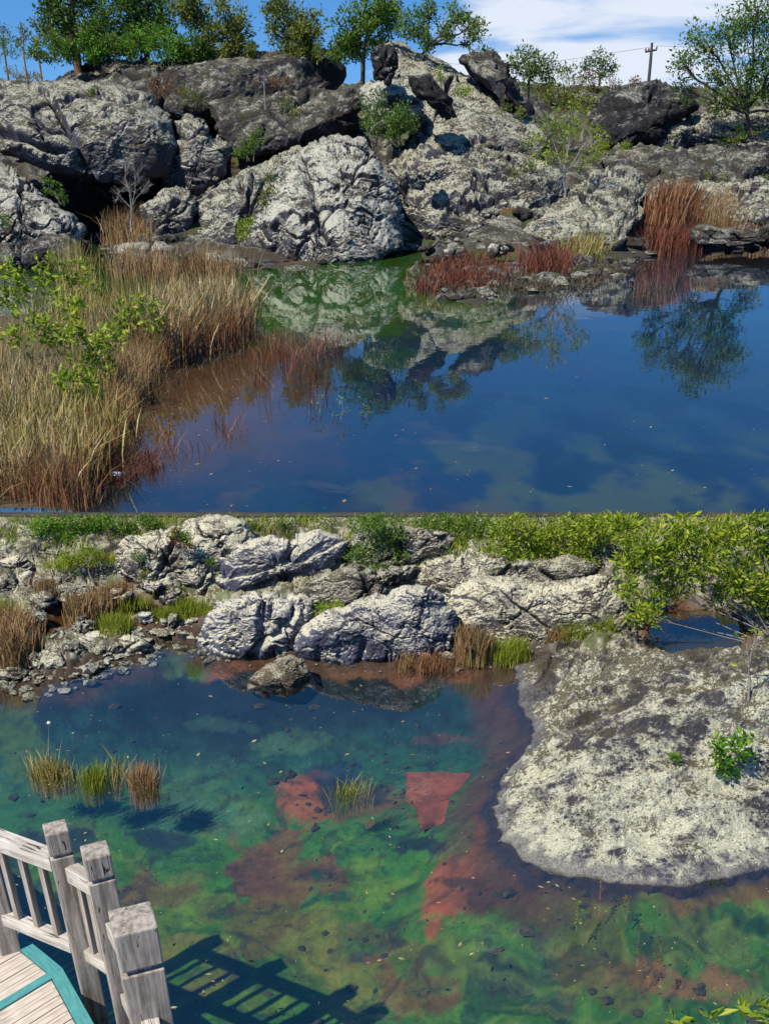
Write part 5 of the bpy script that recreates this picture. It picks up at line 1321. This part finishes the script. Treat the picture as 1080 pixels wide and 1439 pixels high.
V = np.concatenate([np.c_[np.cos(th) * a, zz_ + 0 * th, np.sin(th) * a] * .018 for a, zz_ in ((.01, -.5), (.8, -.3), (1, 0), (.7, .4), (.01, .5))])
link('petals', mesh_np('petals', V, grid_faces(5, 10, True), M['white'], True), [o for o in COL.objects if o.name == 'white_flower.001' or o.name.startswith('white_flower') and o.type == 'EMPTY'][0], loc=p - Vector(WYA(69, 1060, float(WA(69, 1088, 0)[1]))))

# ------------------------------------------------------------------ submerged slabs
M['redslab'] = simple_mat('submerged_red_stone', (.13, .040, .018), (.25, .062, .026), 5, .9)
def slab(pts, z, th_, lb):
    P2 = np.array([WA(x, y, z)[:2] for x, y in pts])
    e = []
    rg = np.random.default_rng(len(pts))
    for a, b in zip(P2, np.roll(P2, -1, 0)):
        for t in np.linspace(0, 1, 9)[:-1]:
            e.append(a + (b - a) * t + rg.standard_normal(2) * .016)
    e = np.array(e); c_ = e.mean(0); n = len(e)
    rings = [(1.05, -th_), (1.01, -.014), (.975, 0.0)]
    V = np.concatenate([np.c_[c_ + (e - c_) * k, np.full(n, z + h_)] for k, h_ in rings])
    b = Vector((c_[0], c_[1], z - th_))
    me = bpy.data.meshes.new('submerged_slab')
    me.from_pydata([tuple(v_ - np.array(b)) for v_ in V], [], [tuple(int(q_) for q_ in f_) for f_ in grid_faces(len(rings), n, True)] + [tuple(range(2 * n, 3 * n))])
    me.materials.append(M['redslab'])
    link('submerged_slab', me, loc=b, label=lb, cat='stone slab')
slab([(573, 1083), (677, 1088), (670, 1114), (650, 1128), (634, 1156), (588, 1157), (590, 1132), (574, 1120)], -.31, .05, 'flat orange-red slab lying under water in the middle of the lower pond')

# ------------------------------------------------------------------ boardwalk and railing
def box(name, size, mtx, mat, parent, bev=.006, taper=0):
    import bmesh
    key = (name, tuple(round(s, 4) for s in size), mat)
    bm = bmesh.new(); bmesh.ops.create_cube(bm, size=1)
    bmesh.ops.scale(bm, vec=size, verts=bm.verts)
    bmesh.ops.bevel(bm, geom=bm.edges[:], offset=bev, segments=2, affect='EDGES', profile=.6)
    me = bpy.data.meshes.new(name); bm.to_mesh(me); bm.free(); me.materials.append(M[mat])
    for p_ in me.polygons: p_.use_smooth = False
    o = link(name, me, parent)
    o.matrix_local = parent.matrix_world.inverted() @ mtx if parent else mtx
    return o


rail = bpy.data.objects.new('boardwalk_railing', None); COL.objects.link(rail)
rail.location = (-1.76, 4.29, .35); rail['label'] = 'weathered grey timber railing with square posts at the lower left'; rail['category'] = 'railing'
deck = bpy.data.objects.new('boardwalk', None); COL.objects.link(deck)
deck.location = (-2.3, 4.1, .68); deck['label'] = 'timber boardwalk with pale planks and teal painted edge beams in the lower left corner'; deck['category'] = 'boardwalk'
bpy.context.view_layer.update()
ZT = 1.825
U = 1.27   # timber size
def post(cx, cy, s, rot, cap_h, zt=ZT):
    m = lambda z: Matrix.Translation((cx, cy, z)) @ Matrix.Rotation(rot, 4, 'Z')
    body_top = zt - cap_h - .17 * s
    b = box('post', (s, s, body_top + 1.0), m((body_top - 1.0) / 2), 'wood_z', rail, .007)
    for nm, sz, zc in (('post_neck', (s * .74, s * .74, .05), zt - cap_h - .01), ('post_cap', (s, s, cap_h), zt - cap_h / 2)):
        o = box(nm, sz, m(zc), 'wood_z', rail, .002 if nm == 'post_neck' else .009)
        o.parent = b
        o.matrix_local = m((body_top - 1.0) / 2).inverted() @ m(zc)
    return Vector((cx, cy, 0))
P1 = post(-1.758, 4.290, .122, math.radians(24), .146)
P2_ = post(-1.496, 4.092, .137, math.radians(24), .146)
P3_ = post(-1.191, 3.564, .203, math.radians(21), .235)
def zof(X, Y, py):
    v = (py - CY) / FPX
    return H + Y * (-sp - v * cp) / (cp - v * sp)
def beam(name, a, b, w, h, mat, parent, bev=.005, ext=0):
    a = Vector(a); b = Vector(b); d = (b - a); L = d.length
    rot = d.to_track_quat('X', 'Z').to_matrix().to_4x4()
    return box(name, (L, w, h), Matrix.Translation((a + b) / 2) @ rot, mat, parent, bev)
zr_ = zof(P1.x, P1.y, 1214)   # top rail centre height
zb_ = zof(P1.x, P1.y, 1332)
A = W(-2, 1180, zr_); dirA = (Vector((P1.x, P1.y, zr_)) - A).normalized(); dirA.z = 0
A2 = Vector((P1.x, P1.y, zr_)) - dirA * .98 * U
beam('top_rail', A2, Vector((P1.x, P1.y, zr_)) - dirA * .057, .079, .108, 'wood_x', rail, .008)
off = Vector((0, 0, zb_ - zr_))
beam('bottom_rail', A2 + off, Vector((P1.x, P1.y, zb_)) - dirA * .057, .074, .083, 'wood_x', rail, .006)
for t in (.135, .255, .375, .63, .75, .87):
    p_ = Vector((P1.x, P1.y, 0)) - dirA * (t * U)
    m = Matrix.Translation((p_.x, p_.y, (zr_ + zb_) / 2)) @ Matrix.Rotation(math.atan2(dirA.y, dirA.x), 4, 'Z')
    box('baluster', (.036, .038, zr_ - zb_ - .08), m, 'wood_z', rail, .003)
post(P1.x - dirA.x * .635, P1.y - dirA.y * .635, .122, math.radians(24), .146)
post(A2.x, A2.y, .122, math.radians(24), .146)
dirB = (P2_ - P1).normalized()
zr2 = zr_ - .025
for nm, z_, w_, h_ in (('top_rail', zr2, .076, .10), ('bottom_rail', zb_, .07, .083)):
    beam(nm, P1 + dirB * .064 + Vector((0, 0, z_)), P2_ - dirB * .064 + Vector((0, 0, z_)), w_, h_, 'wood_x', rail, .006)
for t in (.38, .62):
    p_ = P1 + (P2_ - P1) * t
    box('baluster', (.033, .038, zr2 - zb_ - .08), Matrix.Translation((p_.x, p_.y, (zr2 + zb_) / 2)) @ Matrix.Rotation(math.atan2(dirB.y, dirB.x), 4, 'Z'), 'wood_z', rail, .003)
dirC = (P3_ - P2_).normalized()
for nm, z_, w_, h_ in (('top_rail', zr2 - .2, .076, .10), ('bottom_rail', zb_ - .127, .07, .083)):
    beam(nm, P2_ + dirC * .076 + Vector((0, 0, z_)), P3_ - dirC * .09 + Vector((0, 0, z_)), w_, h_, 'wood_x', rail, .006)
for t in (.45, .6):
    p_ = P2_ + (P3_ - P2_) * t
    box('baluster', (.033, .038, zr2 - zb_ - .18), Matrix.Translation((p_.x, p_.y, (zr2 + zb_) / 2 - .165)) @ Matrix.Rotation(math.atan2(dirC.y, dirC.x), 4, 'Z'), 'wood_z', rail, .003)
# next bay, towards and below the camera
P4 = P3_ + Vector((.38, -1.27, 0))
zr3 = zof(P3_.x, P3_.y - .10, 1432)
dD = (P4 - P3_).normalized()
for z_, nm in ((zr3 - .05, 'top_rail'), (zb_, 'bottom_rail')):
    beam(nm, P3_ + dD * .10 + Vector((0, 0, z_)), P4 - dD * .10 + Vector((0, 0, z_)), .09, .10, 'wood_x', rail, .008)
for t in (.2, .35, .5, .65, .8):
    p_ = P3_ + (P4 - P3_) * t
    box('baluster', (.036, .038, zr3 - zb_ - .13), Matrix.Translation((p_.x, p_.y, (zr3 - .05 + zb_) / 2)) @ Matrix.Rotation(math.atan2(dD.y, dD.x), 4, 'Z'), 'wood_z', rail, .003)
post(P4.x, P4.y, .203, math.radians(21), .235)

ZD = .682
K = W(88, 1362, ZD).xy
dA = (W(0, 1306, ZD).xy - W(72, 1366, ZD).xy).normalized()
dB_ = (W(0, 1417, ZD).xy - W(88, 1364, ZD).xy).normalized()
dC_ = (W(142, 1439, ZD).xy - W(98, 1362, ZD).xy).normalized()


def clip_poly(poly, p, n):
    out = []
    for a, b in zip(poly, poly[1:] + poly[:1]):
        da, db = (a - p).dot(n), (b - p).dot(n)
        if da >= 0: out.append(a)
        if da * db < 0: out.append(a + (b - a) * (da / (da - db)))
    return out


def prism(name, poly, z1, th_, mat, parent, rotax=None):
    if len(poly) < 3: return None
    c_ = sum((p for p in poly), Vector((0, 0))) / len(poly)
    ang = rotax or 0
    Rm = Matrix.Rotation(-ang, 2)
    L = [Rm @ (p - c_) for p in poly]
    n = len(L)
    ins = [q * (1 - .004 / max(q.length, .03)) for q in L]
    vs = [(q.x, q.y, -th_) for q in L] + [(q.x, q.y, -.004) for q in L] + [(q.x, q.y, 0) for q in ins]
    fs = [tuple(range(n))[::-1], tuple(range(2 * n, 3 * n))]
    for k in (0, 1):
        for i in range(n):
            j = (i + 1) % n
            fs.append((k * n + i, k * n + j, (k + 1) * n + j, (k + 1) * n + i))
    me = bpy.data.meshes.new(name); me.from_pydata(vs, [], fs); me.materials.append(M[mat])
    import bmesh
    bm = bmesh.new(); bm.from_mesh(me); bmesh.ops.recalc_face_normals(bm, faces=bm.faces); bm.to_mesh(me); bm.free()
    o = link(name, me, parent)
    o.matrix_local = parent.matrix_world.inverted() @ (Matrix.Translation((c_.x, c_.y, z1)) @ Matrix.Rotation(ang, 4, 'Z'))
    return o


perp = lambda v: Vector((-v.y, v.x))
wE = .079
# inward normals
nA = perp(dA); nA = nA if nA.dot(dB_) > 0 else -nA
nC = perp(dC_); nC = nC if nC.dot(dB_) > 0 else -nC
nBl = perp(dB_); nBl = nBl if nBl.dot(dA) > 0 else -nBl
LG = 3.8
angB = math.atan2(dB_.y, dB_.x)
prism('edge_beam', [K, K + dA * LG, K + dA * LG + nA * wE, K + nA * wE + dA * .02], ZD + .012, .12, 'teal', deck, math.atan2(dA.y, dA.x))
prism('edge_beam', [K, K + dC_ * 4.2, K + dC_ * 4.2 + nC * wE, K + nC * wE + dC_ * .02], ZD + .014, .12, 'teal', deck, math.atan2(dC_.y, dC_.x))
hb = .030
o1 = K + dB_ * .03
prism('edge_beam', [o1 - nBl * hb, o1 + nBl * hb, o1 + dB_ * LG + nBl * hb, o1 + dB_ * LG - nBl * hb], ZD + .010, .10, 'teal', deck, angB)
wb = .066
rb_ = np.random.default_rng(4)
for side, dE, nE in ((1, dA, nA), (-1, dC_, nC)):
    nn_ = nBl * side
    base_poly = [K, K + dB_ * LG, K + dB_ * LG + dE * LG, K + dE * LG]
    for i in range(46):
        lo_ = K + nn_ * (hb + .003 + i * (wb + .005)); hi_ = lo_ + nn_ * wb
        pl_ = clip_poly(base_poly, lo_, nn_)
        pl_ = clip_poly(pl_, hi_, -nn_) if len(pl_) > 2 else []
        pl_ = clip_poly(pl_, K + nE * (wE + .003), nE) if len(pl_) > 2 else []
        if len(pl_) > 2: prism('board', pl_, ZD + rb_.uniform(-.002, .002), .03, 'board', deck, angB)
# beams and piles below
for t in (.5, 1.6, 2.6):
    for dv_ in (dA, dC_):
        q = K + dv_ * t + dB_ * .12
        box('pile', (.12, .12, 2.2), Matrix.Translation((q.x, q.y, ZD - .13 - 1.1)), 'wood_z', deck, .005)
